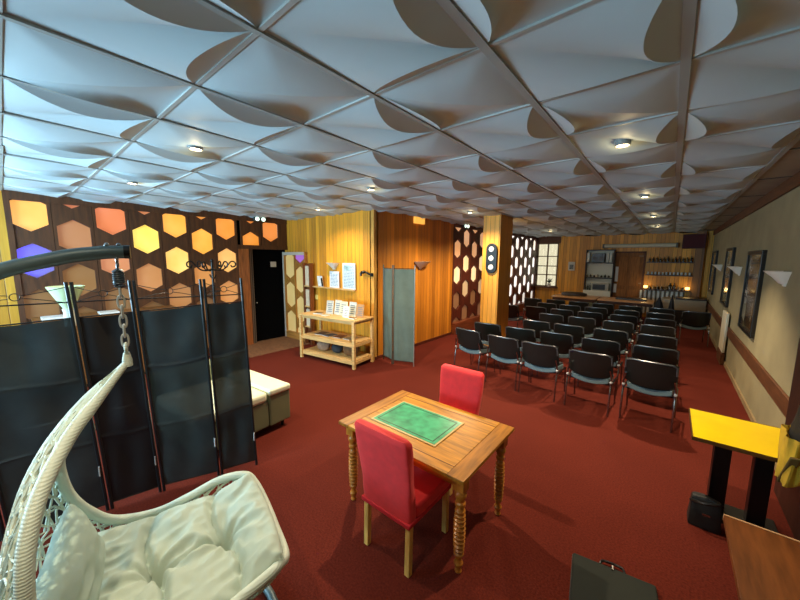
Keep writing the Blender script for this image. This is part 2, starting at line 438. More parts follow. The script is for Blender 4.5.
# doorway in the lattice wall
w = MB().box(XL-.5, XL+.03, 3.70, 3.80, 0, 2.44).box(XL-.05, XL+.04, 3.80, 3.95, 0, 2.44)
struct(w.build('trim_door_jamb', wood('door_jamb_wood', (150, 84, 40), .4, stretch=(8,8,1)), smooth=False))
struct(MB().box(XL-.52, XL-.02, 3.95, 4.07, 0, 2.44).build('trim_stone_jamb', brick_mat('stone_jamb', (120,104,90), (90,76,66), (60,50,44), 9), smooth=False))
struct(MB().box(XL-.12, XL+1.1, 3.35, YB-.1, .0, .012).build('floor_threshold', brick_mat('threshold_brick', (150,104,66), (118,76,48), (70,48,34), 7), smooth=False))
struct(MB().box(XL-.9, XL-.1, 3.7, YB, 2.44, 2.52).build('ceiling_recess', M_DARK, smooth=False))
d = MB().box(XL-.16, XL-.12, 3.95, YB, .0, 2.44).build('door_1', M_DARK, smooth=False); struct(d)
MB().box(XL-.12, XL-.112, 4.60, 4.76, 1.98, 2.12).build('door_plate', mat('pale_plate', (190,180,165), .5), d, smooth=False)
MB().ball((XL-.10, 4.16, 1.05), .03).build('door_handle', M_CHROME, d)
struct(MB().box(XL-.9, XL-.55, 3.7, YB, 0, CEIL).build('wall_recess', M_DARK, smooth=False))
# open door leaf with its own hexagon panes, folded back against the poster wall
fD = lambda a, b, d: (a, YB-.05-d, b)
colsD = [(-8.0, -8.26, -7.74, 2.02, .2), (-7.52, -7.74, -7.30, 1.66, .2)]
def pcD(c, r, z): return ((240, 206, 130), .42) if not (c == 1 and r == 0) else ((190, 120, 210), .5)  # leaf panes glow with no light behind them; the violet one paints a reflection
leaf = lattice(fD, colsD, .2, 2.3, 'door_2', mat('leaf_wood', (170, 112, 44), .45, var=.3, vscale=6, stretch=(8,8,1)), pcD, 'pane', d1=.035, HW=.225, HH=.37, HS=.24, PER=.79)
MB().box(-8.34, -8.26, YB-.09, YB-.03, .0, 2.38).box(-8.26, -7.3, YB-.09, YB-.03, 2.3, 2.38).build('leaf_frame', mat('pale_edge', (206, 190, 170), .5), leaf, smooth=False)
MB().box(-8.26, -7.26, YB-.09, YB-.03, .0, .2).box(-7.3, -7.26, YB-.09, YB-.03, .2, 2.38).build('leaf_rail', wood('leaf_rail_wood', (176, 120, 56), .45), leaf, smooth=False)
# rear lattice, on the line of the inner wood wall
fA = lambda a, b, d: (XA+d-.045, a, b)
colsA = []
for i in range(14):
    ac = 8.62+i*.537; colsA.append((ac, ac-.2685, ac+.2685, 2.85 if i % 2 else 2.52, .34))
def pcA(c, r, z):
    if c >= 5: return ((255, 248, 232), 1.35 if z > .9 else .8)
    if z > 2.3: return ((236, 176, 120), .75)
    if z > 1.7: return ((255, 222, 160), .9)
    if z > 1.3: return ((224, 186, 130), .55)
    return ((168, 118, 74), .25)
latA = lattice(fA, colsA, .34, 3.14, 'window_4', M_LATTICE2, pcA, 'pane', d1=.045)
struct(MB().box(XA-.1, XA+.02, 8.33, YK, 3.14, CEIL).box(XA-.1, XA+.01, 8.31, 8.36, .3, 3.14).box(XA-.1, XA+.02, YK-.16, YK, .3, 3.14).build('trim_rear_lattice', M_LATTICE2, smooth=False))
struct(MB().box(XA-.1, XA+.12, 8.33, YK, 0, .34).build('trim_rear_plinth', wood('plinth_wood', (120, 62, 36), .35, stretch=(8,1,8)), smooth=False, bevel=.01))
# wood clad column
struct(MB().box(-3.53, -3.1, 7.38, 8.12, 0, CEIL).build('wall_column', plank_mat('column_boards', (226, 158, 48), 'X', .108), smooth=False, bevel=.008))
# ---------------------------------------------------------------- back wall
wn = MB()
for x in (-4.86, -4.42, -3.99): wn.box(x-.02, x+.02, YK-.02, YK+.1, .98, 2.95)
for z in (1.0, 1.52, 1.92, 2.36, 2.93): wn.box(-4.88, -3.95, YK-.02, YK+.1, z-.02, z+.02)
wo = struct(wn.build('window_1', mat('window_bar', (120, 90, 56), .5), smooth=False))
MB().box(-4.86, -3.97, YK+.05, YK+.056, .98, 2.95).build('pane', mat('clear_glass', (240,245,240), .02, trans=1., spec=.4), wo, smooth=False)
struct(MB().box(-4.9, -3.9, YK-.04, YK, 2.95, CEIL).build('trim_window_head', M_REDWOOD, smooth=False))
struct(MB().box(-4.9, -3.9, YK-.22, YK, .93, .98).build('trim_window_sill', M_REDWOOD, smooth=False))
# wooden back door
d = MB().box(-1.76, -.85, YK-.05, YK, 0, 2.5).build('door_3', wood('back_door_wood', (136, 86, 36), .7, stretch=(10,8,1)), smooth=False); struct(d)
db = MB()
for x0, x1 in ((-1.66, -1.34), (-1.26, -.95)):
    for z0, z1 in ((.2, 1.05), (1.2, 2.35)): db.box(x0, x1, YK-.07, YK-.05, z0, z1)
db.build('door_panel', wood('door_panel_wood', (150, 96, 42), .7, stretch=(10,8,1)), d, smooth=False, bevel=.008)
MB().box(-1.74, -1.64, YK-.09, YK-.05, 1.35, 1.95).box(-1.76, -1.66, YK-.09, YK-.05, .9, 1.25).build('door_notice', M_PAPER, d, smooth=False)
MB().box(-1.0, -.86, YK-.06, YK-.05, 2.36, 2.40).box(-1.0, -.86, YK-.06, YK-.05, 1.29, 1.33).build('door_hinge', mat('dull_hinge', (140,120,90), .5), d, smooth=False)
w = MB().box(-1.82, -1.76, YK-.06, YK, 0, 2.56).box(-.85, -.79, YK-.06, YK, 0, 2.56).box(-1.82, -.79, YK-.06, YK, 2.5, 2.56)
struct(w.build('trim_back_door', M_REDWOOD, smooth=False))
struct(MB().box(.62, .86, YK-.22, YK, 0, CEIL).build('trim_back_post', plank_mat('back_post', (120, 80, 30), 'X', .2), smooth=False))
struct(MB().box(.97, 1.06, 3.2, 4.63, 0, 2.9).build('trim_dark_pilaster', wood('dark_pilaster_wood', (52, 26, 16), .5, stretch=(8,8,1)), smooth=False))
# ================================================================ THINGS
# ---------------------------------------------------------------- black stacking chairs
M_SEATSH = mat('grey_seat_shell', (98, 120, 126), .35)
M_SEATF = mat('black_fabric', (22, 22, 24), .9, var=.2, vscale=60)
def make_chair():
    t = thing('stacking_chair', '', 'chair', (0,0,0), 0, 'rows of black chairs')
    # local: back plane at y=0, faces +y
    def back(u, v, off):
        x = (u-.5)*.58; z = .50+v*.38
        e = 1-abs(2*u-1)**6; zz = .702+(z-.69)*1.10*(.87+.13*e)
        zz += .045*max(0, 1-v/.6)-(.02*math.sin(PI*u) if v < .5 else 0)
        return Vector((x, -.045-.10*(v-.3)+.07*(2*u-1)**2+off, zz))
    def shell(off0, off1, k):
        b = MB()
        sgn = []
        F = [[back(i/14, j/8, off0) for j in range(9)] for i in range(15)]
        G = [[back(.5+(i/14-.5)*k, .5+(j/8-.5)*k, off1) for j in range(9)] for i in range(15)]
        vf = [[b.b.verts.new(p) for p in r] for r in F]; vg = [[b.b.verts.new(p) for p in r] for r in G]
        for i in range(14):
            for j in range(8):
                b.b.faces.new((vf[i][j], vf[i+1][j], vf[i+1][j+1], vf[i][j+1])); b.b.faces.new((vg[i][j], vg[i][j+1], vg[i+1][j+1], vg[i+1][j]))
        bd = [(i,0) for i in range(14)]+[(14,j) for j in range(8)]+[(i,8) for i in range(14,0,-1)]+[(0,j) for j in range(8,0,-1)]
        for q in range(len(bd)):
            a, c = bd[q], bd[(q+1) % len(bd)]
            b.b.faces.new((vf[a[0]][a[1]], vg[a[0]][a[1]], vg[c[0]][c[1]], vf[c[0]][c[1]]))
        return b
    bk = shell(-.012, .012, .98).build('backrest', M_BLACKP, t, bevel=.006)
    shell(.012, .04, .9).build('back_pad', M_SEATF, bk)
    rim = [back(u, v, -.008) for u, v in [(i/14, 1) for i in range(15)]]
    MB().tube([back(.02,.62,-.012)]+[back(.03+.94*i/12, .97 if 0 < i < 12 else .93, -.012) for i in range(13)]+[back(.98,.62,-.012)], .011, 6).build('back_trim', mat('trim_grey', (86, 88, 90), .3, .3), bk)
    MB().box(-.04, .04, -.067, -.06, .74, .75).build('grip_slot', mat('slot_grey', (60, 62, 64), .4), bk, smooth=False)
    def seat(z0, z1, inset, curve):
        b = MB()
        def f(u, v, z):
            x = (u-.5)*(.50-inset); y = .02+inset/2+v*(.45-inset)
            return Vector((x, y, z+.02*(1-v)**3*0+curve*(2*u-1)**2*(1-v)-.035*max(0, v-.8)*5*max(0,v-.8)))
        A = [[b.b.verts.new(f(i/10, j/10, z0)) for j in range(11)] for i in range(11)]; B = [[b.b.verts.new(f(i/10, j/10, z1)) for j in range(11)] for i in range(11)]
        for i in range(10):
            for j in range(10):
                b.b.faces.new((A[i][j], A[i][j+1], A[i+1][j+1], A[i+1][j])); b.b.faces.new((B[i][j], B[i+1][j], B[i+1][j+1], B[i][j+1]))
        bd = [(i,0) for i in range(10)]+[(10,j) for j in range(10)]+[(i,10) for i in range(10,0,-1)]+[(0,j) for j in range(10,0,-1)]
        for q in range(len(bd)):
            a, c = bd[q], bd[(q+1) % len(bd)]; b.b.faces.new((A[a[0]][a[1]], A[c[0]][c[1]], B[c[0]][c[1]], B[a[0]][a[1]]))
        return b
    seat(.405, .485, 0, .05).build('seat_shell', M_SEATSH, t, bevel=.012)
    seat(.486, .52, .02, .05).build('seat_pad', M_SEATF, t, bevel=.012)
    for sx in (-1, 1):
        x = sx*.285
        MB().tube(smooth_path([(x, -.07, .0), (x, -.05, .3), (x, -.02, .46), (x, -.03, .56), (x*.93, -.055, .68)], 5), .0125, 8).build('leg', M_CHROME, t)
        MB().tube([(x, .50, 0), (x, .44, .44)], .0125, 8).build('leg', M_CHROME, t)
        MB().tube([(x, -.02, .445), (x, .44, .445)], .011, 8).build('side_rail', M_BLACK, t)
        MB().ball((x, -.025, .5), (.02,.02,.022)).build('joint_cap', mat('pale_cap', (190,190,186), .4), t)
    MB().tube([(-.285, .1, .42), (.285, .1, .42)], .01, 6).tube([(-.285, .38, .42), (.285, .38, .42)], .01, 6).build('cross_bar', M_BLACK, t)
    return t
chair0 = make_chair(); chair_k = kids_of(chair0)
CX = {'z': -3.58, 'a': -2.87, 'b': -2.19, 'c': -1.51, 'd': -.80, 'e': -.09, 'f': .62}
RY = [5.44, 6.42, 7.42, 8.55, 9.57, 10.6, 11.65]
rows = ['abcde', 'abcde', 'bcde', 'bcde', 'zabcde', 'abcde', 'zabcdef']
rn = ['front row nearest the camera', 'second row from the camera', 'third row from the camera', 'fourth row from the camera', 'fifth row from the camera', 'sixth row from the camera', 'row farthest from the camera']
first = True
for r, cs in enumerate(rows):
    for k, c in enumerate(cs):
        jx, jy, jr = random.uniform(-.02, .02), random.uniform(-.03, .03), random.uniform(-.04, .04)
        x, y = CX[c]+jx, RY[r]+jy
        if r == 0 and c == 'a': x, y, jr = -2.90, 5.62, -.16
        if r == 0 and c == 'b': x, y, jr = -2.16, 5.50, -.08
        if r == 0 and c == 'e': jr = -.06
        if c == 'f': jr = .12; y = 11.5
        if c == 'z': y -= .1
        pos = 'leftmost' if k == 0 else ('rightmost' if k == len(cs)-1 else ORD[k]+' from the left')
        lab = f'black stacking chair, {pos} in the {rn[r]}'
        if first:
            chair0.location = (x, y, 0); chair0.rotation_euler = (0,0,jr); chair0['label'] = lab; first = False
        else: copy_tree(chair0, chair_k, (x, y, 0), jr, lab)
# ---------------------------------------------------------------- red dining chairs
M_REDC = mat('red_slipcover', (230, 48, 50), .8, var=.08, vscale=14, bump=.25, bscale=9, sheen=.1)
M_LEGW = wood('pale_chair_leg', (222, 176, 92), .4, stretch=(8,8,1))
def make_red(label, loc, rz):
    t = thing('dining_chair', label, 'chair', loc, rz, 'red dining chairs')
    # local: back at y=0 facing +y, legs at +-.21
    b = MB()
    def f(u, v):
        # closed vertical slab, u round the section, v up
        a = 2*PI*u; e = .35
        cx = math.copysign(abs(math.cos(a))**e, math.cos(a)); cy = math.copysign(abs(math.sin(a))**e, math.sin(a))
        z = .40+v*.655
        hw = .228+.028*v+.004*math.sin(9*v+3*u); ht = .047-.006*v
        wr = .004*math.sin(23*v+7*u)*(1-v)
        top = max(0, v-.96)/.04
        hw -= .018*top*top; ht -= .012*top*top
        return Vector((cx*hw+wr*cy, cy*(ht)+.04-.085*v**1.4, z))
    b.grid(40, 26, f, True)
    b.b.verts.ensure_lookup_table()
    vs = list(b.b.verts); n = 27
    b.b.faces.new([vs[i*n+26] for i in range(40)]); b.b.faces.new([vs[i*n] for i in reversed(range(40))])
    b.build('backrest', M_REDC, t, angle=60)
    sb = MB().box(-.232, .232, .08, .55, .40, .50).build('seat', M_REDC, t, bevel=.025, seg=3)
    sk = MB().box(-.236, .236, -.014, .552, .385, .42).build('skirt_hem', mat('red_hem', (196, 30, 40), .8, bump=.3, bscale=30), t, bevel=.006)
    for sx in (-1, 1):
        MB().bar((sx*.205, .02, 0), (sx*.205, .03, .41), .042, .042, (0,1,0)).build('leg', M_LEGW, t, smooth=False, bevel=.004)
        MB().bar((sx*.205, .515, 0), (sx*.205, .515, .41), .042, .042, (0,1,0)).build('leg', M_LEGW, t, smooth=False, bevel=.004)
    return t
make_red('red slipcovered dining chair on the near side of the wooden table, back to the camera', (-1.465, 1.62, 0), .0)
make_red('red slipcovered dining chair on the far side of the wooden table, facing the camera', (-1.66, 3.05, 0), PI)
# ---------------------------------------------------------------- wooden table
tt = thing('dining_table', 'honey coloured wooden table with turned legs between two red chairs', 'table', (-1.555, 2.245, 0))
M_TAB = wood('honey_oak', (178, 120, 28), .38, var=.4, stretch=(1, 9, 9), vs=4)
M_TAB2 = wood('honey_oak_cross', (158, 102, 24), .38, var=.4, stretch=(9, 1, 9), vs=4)
tp = MB().box(-.5, .5, -.455, .455, .765, .795).build('tabletop', M_TAB, tt, smooth=False, bevel=.004)
for x0, x1 in ((-.628, -.502), (.502, .628)): MB().box(x0, x1, -.455, .455, .765, .795).build('breadboard_end', M_TAB2, tp, smooth=False, bevel=.004)
for y in (-.36, .352): MB().box(-.5, .5, y, y+.008, .7945, .7962).build('inlay_line', mat('dark_line', (96, 56, 20), .4), tp, smooth=False)
ap = MB().box(-.53, .53, -.36, -.335, .655, .765).box(-.53, .53, .335, .36, .655, .765).box(-.545, -.52, -.34, .34, .655, .765).box(.52, .545, -.34, .34, .655, .765)
ap.build('apron', M_TAB, tt, smooth=False, bevel=.003)
prof = [(.022,0),(.026,.01),(.018,.03),(.030,.055),(.034,.075),(.022,.095),(.020,.11),(.028,.125)]
z = .13
while z < .50:
    prof += [(.026+.008*(z/.5), z), (.036+.008*math.sin(PI*(z-.13)/.37), z+.012), (.036+.008*math.sin(PI*(z-.13)/.37), z+.02), (.026, z+.031)]; z += .034
prof += [(.024,.515),(.038,.53),(.038,.55),(.028,.56),(.033,.58),(.042,.60),(.044,.62),(.034,.635),(.03,.64),(.04,.65)]
ML = wood('turned_leg_wood', (178, 112, 38), .3, var=.3, stretch=(6,6,1))
for sx in (-1, 1):
    for sy in (-1, 1):
        x, y = sx*.555, sy*.35
        l = MB().lathe(prof, (x, y, 0), 18).box(x-.042, x+.042, y-.042, y+.042, .65, .765)
        l.build('leg', ML, tt, bevel=.0)
tag(MB().box(-1.985, -1.29, 2.0, 2.475, .7962, .803).build('desk_mat', mat('mat_border', (196, 170, 110), .45), smooth=False, bevel=.002),
    'green marbled desk mat with a pale border on the wooden table', 'desk mat')
mo = bpy.data.objects['desk_mat']
MB().box(-1.968, -1.307, 2.017, 2.458, .803, .805).build('green_sheet', mat('green_marble', (62, 158, 112), .3, var=.4, vscale=11), mo, smooth=False)
fr = MB().box(-1.94, -1.335, 2.042, 2.052, .805, .8058).box(-1.94, -1.335, 2.423, 2.433, .805, .8058).box(-1.94, -1.93, 2.052, 2.423, .805, .8058).box(-1.345, -1.335, 2.052, 2.423, .805, .8058)
fr.build('inner_border', mat('green_line', (12, 72, 44), .4), mo, smooth=False)
# ---------------------------------------------------------------- yellow table
t = thing('bistro_table', 'small square yellow topped table on two black posts by the right wall', 'table', (.60, 3.87, 0))
yt = MB().box(-.335, .335, -.335, .335, .762, .79).build('tabletop', mat('yellow_laminate', (255, 214, 16), .35, var=.06, vscale=5), t, smooth=False)
MB().box(-.343, .343, -.343, -.335, .76, .791).box(-.343, .343, .335, .343, .76, .791).box(-.343, -.335, -.335, .335, .76, .791).box(.335, .343, -.335, .335, .76, .791).build('edge_band', mat('brown_band', (92, 60, 22), .4), yt, smooth=False)
for x in (-.115, .13):
    MB().box(x-.055, x+.055, -.05, .05, .04, .76).build('post', M_BLACK, t, smooth=False, bevel=.006)
MB().box(-.17, .27, -.14, .14, 0, .04).build('base', M_BLACK, t, smooth=False, bevel=.01)
MB().box(-.25, .25, -.2, .2, .74, .762).build('top_plate', M_BLACK, t, smooth=False)
# black bag beside the base of the yellow table
b = thing('shoulder_bag', 'black bag slumped in front of the posts under the yellow table', 'bag', (.40, 3.61, 0), PI/2)
bb = MB().box(-.07, .07, -.105, .105, 0, .26)
bmesh.ops.subdivide_edges(bb.b, edges=bb.b.edges[:], cuts=6, use_grid_fill=True)
for v in bb.b.verts:
    q = v.co.z/.25; n = noise.noise(v.co*9)
    v.co.x = v.co.x*(1-.45*q*q)+n*.012+.015*math.sin(v.co.y*20)*q; v.co.y *= 1-.12*q; v.co.z += n*.02*q-.03*q*(v.co.y/.16)**2
bb.build('bag_body', mat('black_nylon', (13, 14, 14), .6, bump=.3, bscale=14), b, sub=1, angle=80)
MB().tube(smooth_path([(-.02,-.10,.22),(-.08,-.08,.27),(-.10,.02,.25),(-.03,.10,.21)], 6), .011, 6).build('strap', M_BLACK, b)
MB().box(-.074, -.066, -.03, .02, .13, .145).build('buckle', M_CHROME, b, smooth=False)
# ---------------------------------------------------------------- wooden bench, bottom right
t = thing('bench', 'low brown wooden bench with a pale front edge at the right wall', 'bench', (.72, 2.1, 0))
MB().box(-.285, .255, -.9, .96, .435, .475).build('seat', wood('bench_wood', (104, 58, 24), .4, stretch=(8,1,8)), t, smooth=False, bevel=.003)
MB().box(-.285, .255, .96, .972, .435, .477).build('edge_strip', mat('pale_edge_strip', (190, 150, 110), .4), t, smooth=False)
for x in (-.05, .2):
    for y in (-.8, .78): MB().box(x-.03, x+.03, y-.03, y+.03, 0, .435).build('leg', M_BLACK, t, smooth=False)
# ---------------------------------------------------------------- mustard garment hanging on the dark pilaster
g = thing('jacket', 'mustard yellow and black jacket hanging on the dark pilaster beside the yellow table', 'jacket', (.79, 3.38, .70))
def jf(u, v):
    a = 2*PI*u; w = .05+.15*v**.6*(1-.15*v); fold = 1+.16*math.sin(5*a+2.5*v)+.08*math.sin(11*a)
    return Vector((.075*math.cos(a)*fold, w*math.sin(a)*fold, .36*v-.02*math.cos(3*a)*(1-v)))
MB().grid(60, 18, jf, True).build('jacket_body', mat('mustard_cloth', (186, 152, 36), .85, var=.2, vscale=9, bump=.3, bscale=18), g)
def jc(u, v):
    a = 2*PI*u; w = .14*(1-.55*v)+.02*math.sin(3*a+4*v)
    return Vector((.05*(1-.4*v)*math.cos(a), w*math.sin(a), .33+.24*v))
MB().grid(40, 10, jc, True).build('jacket_collar', mat('black_cloth', (20, 20, 18), .7, bump=.3, bscale=20), g)
MB().bar((-.045,-.16,.25), (-.05,.02,-.02), .05, .02).build('sleeve', mat('olive_sleeve', (92, 74, 26), .85), g, bevel=.008)
# ---------------------------------------------------------------- flat black case on the carpet
t = thing('flat_case', 'flat black case with a handle lying on the carpet in the foreground', 'case', (-.095, 2.33, 0), math.radians(9))
MB().box(-.25, .25, -.62, .28, .004, .034).build('case_body', mat('dark_green_black', (24, 30, 22), .85, var=.12, vscale=6), t, smooth=False, bevel=.008)
MB().box(-.257, .257, -.627, .287, .0, .012).build('case_rim', M_BLACK, t, smooth=False, bevel=.003)
MB().tube(smooth_path([(-.075,.283,.022),(-.06,.318,.026),(0,.326,.026),(.06,.318,.026),(.075,.283,.022)], 5), .009, 8).build('handle', M_BLACK, t)
MB().box(-.006, .006, .255, .29, .034, .042).build('clasp', M_CHROME, t, smooth=False)
# ---------------------------------------------------------------- hanging egg chair
EO = (-1.938, .333, 0); ER = -math.atan2(.26, .966)
M_WICK = mat('cream_wicker', (202, 212, 192), .55, var=.1, vscale=40)
def wrapped():
    m = bpy.data.materials.new('wrapped_wicker'); m.use_nodes = True; nt = m.node_tree; b = nt.nodes['Principled BSDF']
    b.inputs['Base Color'].default_value = lin((202, 214, 198)); b.inputs['Roughness'].default_value = .5
    tc = nt.nodes.new('ShaderNodeTexCoord'); w = nt.nodes.new('ShaderNodeTexWave'); w.inputs['Scale'].default_value = 30; w.bands_direction = 'Z'; w.inputs['Distortion'].default_value = .6
    nt.links.new(tc.outputs['Object'], w.inputs['Vector']); bp = nt.nodes.new('ShaderNodeBump'); bp.inputs['Strength'].default_value = .3; bp.inputs['Distance'].default_value = .004
    nt.links.new(w.outputs['Fac'], bp.inputs['Height']); nt.links.new(bp.outputs['Normal'], b.inputs['Normal'])
    return m
M_WRAP = wrapped()
ec = thing('hanging_egg_chair', 'cream wicker hanging egg chair with woven net shell in the left foreground', 'hanging chair', EO, ER)
near = [(0,0,1.755),(.08,-.10,1.63),(.17,-.165,1.555),(.25,-.21,1.48),(.33,-.245,1.40),(.40,-.265,1.31),(.45,-.275,1.2),(.475,-.275,1.05),(.48,-.245,.88),(.48,-.165,.75),(.485,.02,.665),(.48,.23,.67),(.455,.42,.70),(.40,.54,.69),(.28,.605,.62),(0,.63,.55)]
far = [(0,0,1.755),(-.06,-.10,1.64),(-.14,-.19,1.54),(-.22,-.265,1.40),(-.30,-.325,1.26),(-.36,-.35,1.13),(-.41,-.335,.95),(-.44,-.27,.80),(-.455,-.17,.69),(-.47,.02,.635),(-.475,.2,.66),(-.465,.38,.71),(-.41,.53,.72),(-.34,.585,.67),(-.2,.62,.59),(0,.63,.55)]
keel = [(0,0,1.755),(0,-.14,1.64),(0,-.26,1.5),(0,-.345,1.36),(0,-.40,1.2),(0,-.435,1.02),(0,-.45,.84),(0,-.42,.68),(0,-.36,.54),(0,-.2,.45),(0,.0,.41),(0,.2,.41),(0,.36,.43),(0,.5,.46),(0,.59,.50),(0,.63,.54)]
NP = smooth_path(near, 8); FP = smooth_path(far, 8); KP = smooth_path(keel, 8); NN = len(NP)-1
def at(P, s):
    x = max(0, min(.99999, s))*NN; i = int(x); return P[i].lerp(P[i+1], x-i)
def shellp(s, t):
    n = at(NP if t >= 0 else FP, s); k = at(KP, s); a = abs(t)*PI/2; c = 1-math.cos(a)
    return Vector((n.x*math.sin(a), k.y+(n.y-k.y)*c, k.z+(n.z-k.z)*c))
rim = [Vector(p) for p in NP[:-1]] + [Vector(p) for p in reversed(FP)]
MB().tube(rim, [.012+.014*min(1, min(i, len(rim)-1-i)/12) for i in range(len(rim))], 10).build('rim', M_WRAP, ec)
MB().tube([(0,0,1.735),(0,0,1.765),(0,0,1.80)], [.019,.019,.012], 12).tube(arc((0,0,1.822), .022, 0, 2*PI, 14), .006, 6).build('top_loop', M_WRAP, ec)
nb = MB(); RS = random.Random(3)
for t in [q/5 for q in range(-4, 5)]:
    nb.tube([shellp(.05+.93*i/46, t+.02*math.sin(i*1.7)) for i in range(47)], .0065, 5)
for k in range(1, 28):
    s = k/28
    nb.tube([shellp(s+.012*math.sin(t*2.3+k), -1+2*t/16) for t in range(17)], .0055, 5)
for sg in (1, -1):
    for k in range(-16, 34):
        pts = []
        for i in range(23):
            t = -1+2*i/22; s = k/30+.30*sg*(t*.5+.5)+(0 if sg > 0 else .30)
            s += .010*math.sin(i*2.1+k)
            if .04 < s < .985: pts.append(shellp(s, t))
        if len(pts) > 3: nb.tube(pts, .0055, 5)
nb.build('woven_net', M_WICK, ec)
for sx in (-1, 1):   # lashing between rim and net along the arms
    z = []
    for i in range(70):
        s = .08+.88*i/69; z.append(shellp(s, sx*(1.0 if i % 2 else .86)))
    MB().tube(z, .006, 5).build('rim_lashing', M_WICK, ec)
ch = MB()
zz = 1.858; i = 0
while zz < 2.10:
    a = (1,0) if i % 2 else (0,1)
    ch.tube([(a[0]*.0125*math.copysign(abs(math.cos(q))**.6, math.cos(q)), a[1]*.0125*math.copysign(abs(math.cos(q))**.6, math.cos(q)), zz+.030*math.sin(q)) for q in [2*PI*j/18 for j in range(18)]], .0046, 6, closed=True)
    zz += .0455; i += 1
ch.build('chain', mat('steel_chain', (196, 196, 186), .4, .45), ec)
sp = [(.019*math.cos(q), .019*math.sin(q), 2.115+.065*j/70) for j, q in [(j, j*2*PI/10) for j in range(71)]]
MB().tube(sp, .0045, 6).lathe([(.004,2.10),(.02,2.112),(.012,2.118)], n=12).lathe([(.012,2.178),(.022,2.182),(.004,2.195)], n=12).tube(arc((0,0,2.205), .016, -PI*.5, PI*1.1, 12), .005, 6).build('spring', mat('spring_grey', (92, 100, 104), .35, .6), ec)
# stand
st = thing('egg_chair_stand', 'dark grey tubular arched stand carrying the hanging egg chair', 'stand', EO, ER)
M_STAND = mat('stand_grey', (92, 112, 116), .42, .2, var=.08, vscale=30)
arch = smooth_path([(0,-.70,.03),(0,-.80,.5),(0,-.84,1.0),(0,-.80,1.5),(0,-.66,1.92),(0,-.42,2.15),(0,-.2,2.235),(0,-.06,2.262),(0,.03,2.268)], 8)
MB().tube(arch, .030, 14).build('arch', M_STAND, st)
MB().tube([(0,.028,2.268),(0,.05,2.268)], .031, 14).build('end_cap', M_BLACK, st)
MB().tube(arc((0,0,2.236), .016, 0, 2*PI, 14), .005, 6).build('hook_eye', M_CHROME, st)
for y in (-.03, .012): MB().ball((0,y,2.296), (.010,.010,.012)).build('bolt', M_CHROME, st)
MB().tube(arc((0,0,.028), .60, 0, 2*PI, 48, 'xy')[:-1], .026, 10, closed=True).build('base_ring', M_STAND, st)
MB().tube([(0,-.72,.028),(0,.6,.028)], .024, 10).tube([(-.6,0,.028),(.6,0,.028)], .024, 10).build('base_bar', M_STAND, st)
# seat cushion
M_CUSH = mat('cream_cushion', (176, 190, 174), .8, var=.03, vscale=6, bump=.12, bscale=30, sheen=.1)
tufts = [(0.0, .02), (0.0, .345)]
def cush(u, v, top):
    a = u*2-1; b = v*2-1
    # rounded-rectangle mapping
    w = .435*a*math.sqrt(1-.16*b*b); y = .122+.482*b*math.sqrt(1-.14*a*a)
    edge = max(0., 1-max(abs(a), abs(b))**7)
    th = .085*edge**.5
    z = .535+.36*w*w+.13*max(0, (y-.28)/.33)**2+.9*max(0, -.1-y)**2*1.2
    if top:
        h = .0
        for tx, ty in tufts:
            dx, dy = w-tx, y-ty; r = math.hypot(dx, dy); ang = math.atan2(dy, dx)
            h -= .09*math.exp(-(r/.05)**2)
            h += .018*math.exp(-(r/.19)**2)*math.sin(ang*8+1.3*ty*9+r*14)*min(1, r/.05)
            # crease across to both long sides
            h -= .060*math.exp(-((dy-.05*math.sin(dx*7)+.02*dx)/.018)**2)*(.55+.45*math.exp(-(r/.25)**2))*(1 if r > .0 else 0)
        h -= .045*math.exp(-((w-.015*math.sin(y*14))/.020)**2)*(1 if .0 < y < .36 else math.exp(-((y-.18)/.16)**4))
        nz = noise.noise(Vector((w*7, y*7, 1.7)))*.020+abs(noise.noise(Vector((w*11+y*7, y*5-w*6, 4.))))*-.030+noise.noise(Vector((w*19, y*24, 9.)))*.006
        puff = .030*(abs(math.sin((y-.02)/.325*PI))**.7)*edge
        z += th+(h+nz)*min(1, edge*1.6)+puff
        z += .02
    else: z -= th*.6-.02
    return Vector((w, y, z))
cb = MB(); cb.grid(84, 96, lambda u, v: cush(u, v, True)); cb.grid(40, 46, lambda u, v: cush(u, v, False))
bmesh.ops.remove_doubles(cb.b, verts=cb.b.verts, dist=.004)
c = cb.build('seat_cushion', M_CUSH, None, angle=80); c.location = EO; c.rotation_euler = (0,0,ER)
tag(c, 'cream tufted seat cushion lying in the hanging egg chair', 'cushion')
bt = MB()
for tx, ty in tufts: bt.ball((tx, ty, cush((tx/.435+1)/2, ((ty-.122)/.482+1)/2, True).z+.004), (.014,.014,.006))
bt.build('tuft_button', M_CUSH, c)
# pillow
def pil(u, v, sgn):
    a = u*2-1; b = v*2-1
    e = (max(0, 1-abs(a)**3.2)*max(0, 1-abs(b)**3.2))**.5
    pin = 1-.07*(1-abs(a)**2*abs(b)**2)
    n = noise.noise(Vector((a*3, b*4, 2)))*.012*e+.006*math.sin(b*13+a*2)*e*(1-abs(a))
    return Vector((a*.30*(1-.10*(1-b*b)), sgn*(.082*e)+n, b*.175*(1-.14*(1-a*a))))
pb = MB(); pb.grid(36, 28, lambda u, v: pil(u, v, 1)); pb.grid(36, 28, lambda u, v: pil(u, v, -1))
bmesh.ops.remove_doubles(pb.b, verts=pb.b.verts, dist=.003)
p = pb.build('pillow', mat('pillow_cloth', (164, 184, 172), .8, bump=.15, bscale=26), None, angle=80)
PM = Matrix.Translation(EO) @ Matrix.Rotation(ER, 4, 'Z') @ Matrix.Translation((.08, -.255, .83)) @ Matrix.Rotation(math.radians(8), 4, 'Y') @ Matrix.Rotation(math.radians(12), 4, 'X')
p.matrix_world = PM
tag(p, 'cream lumbar pillow leaning against the back of the egg chair', 'pillow')
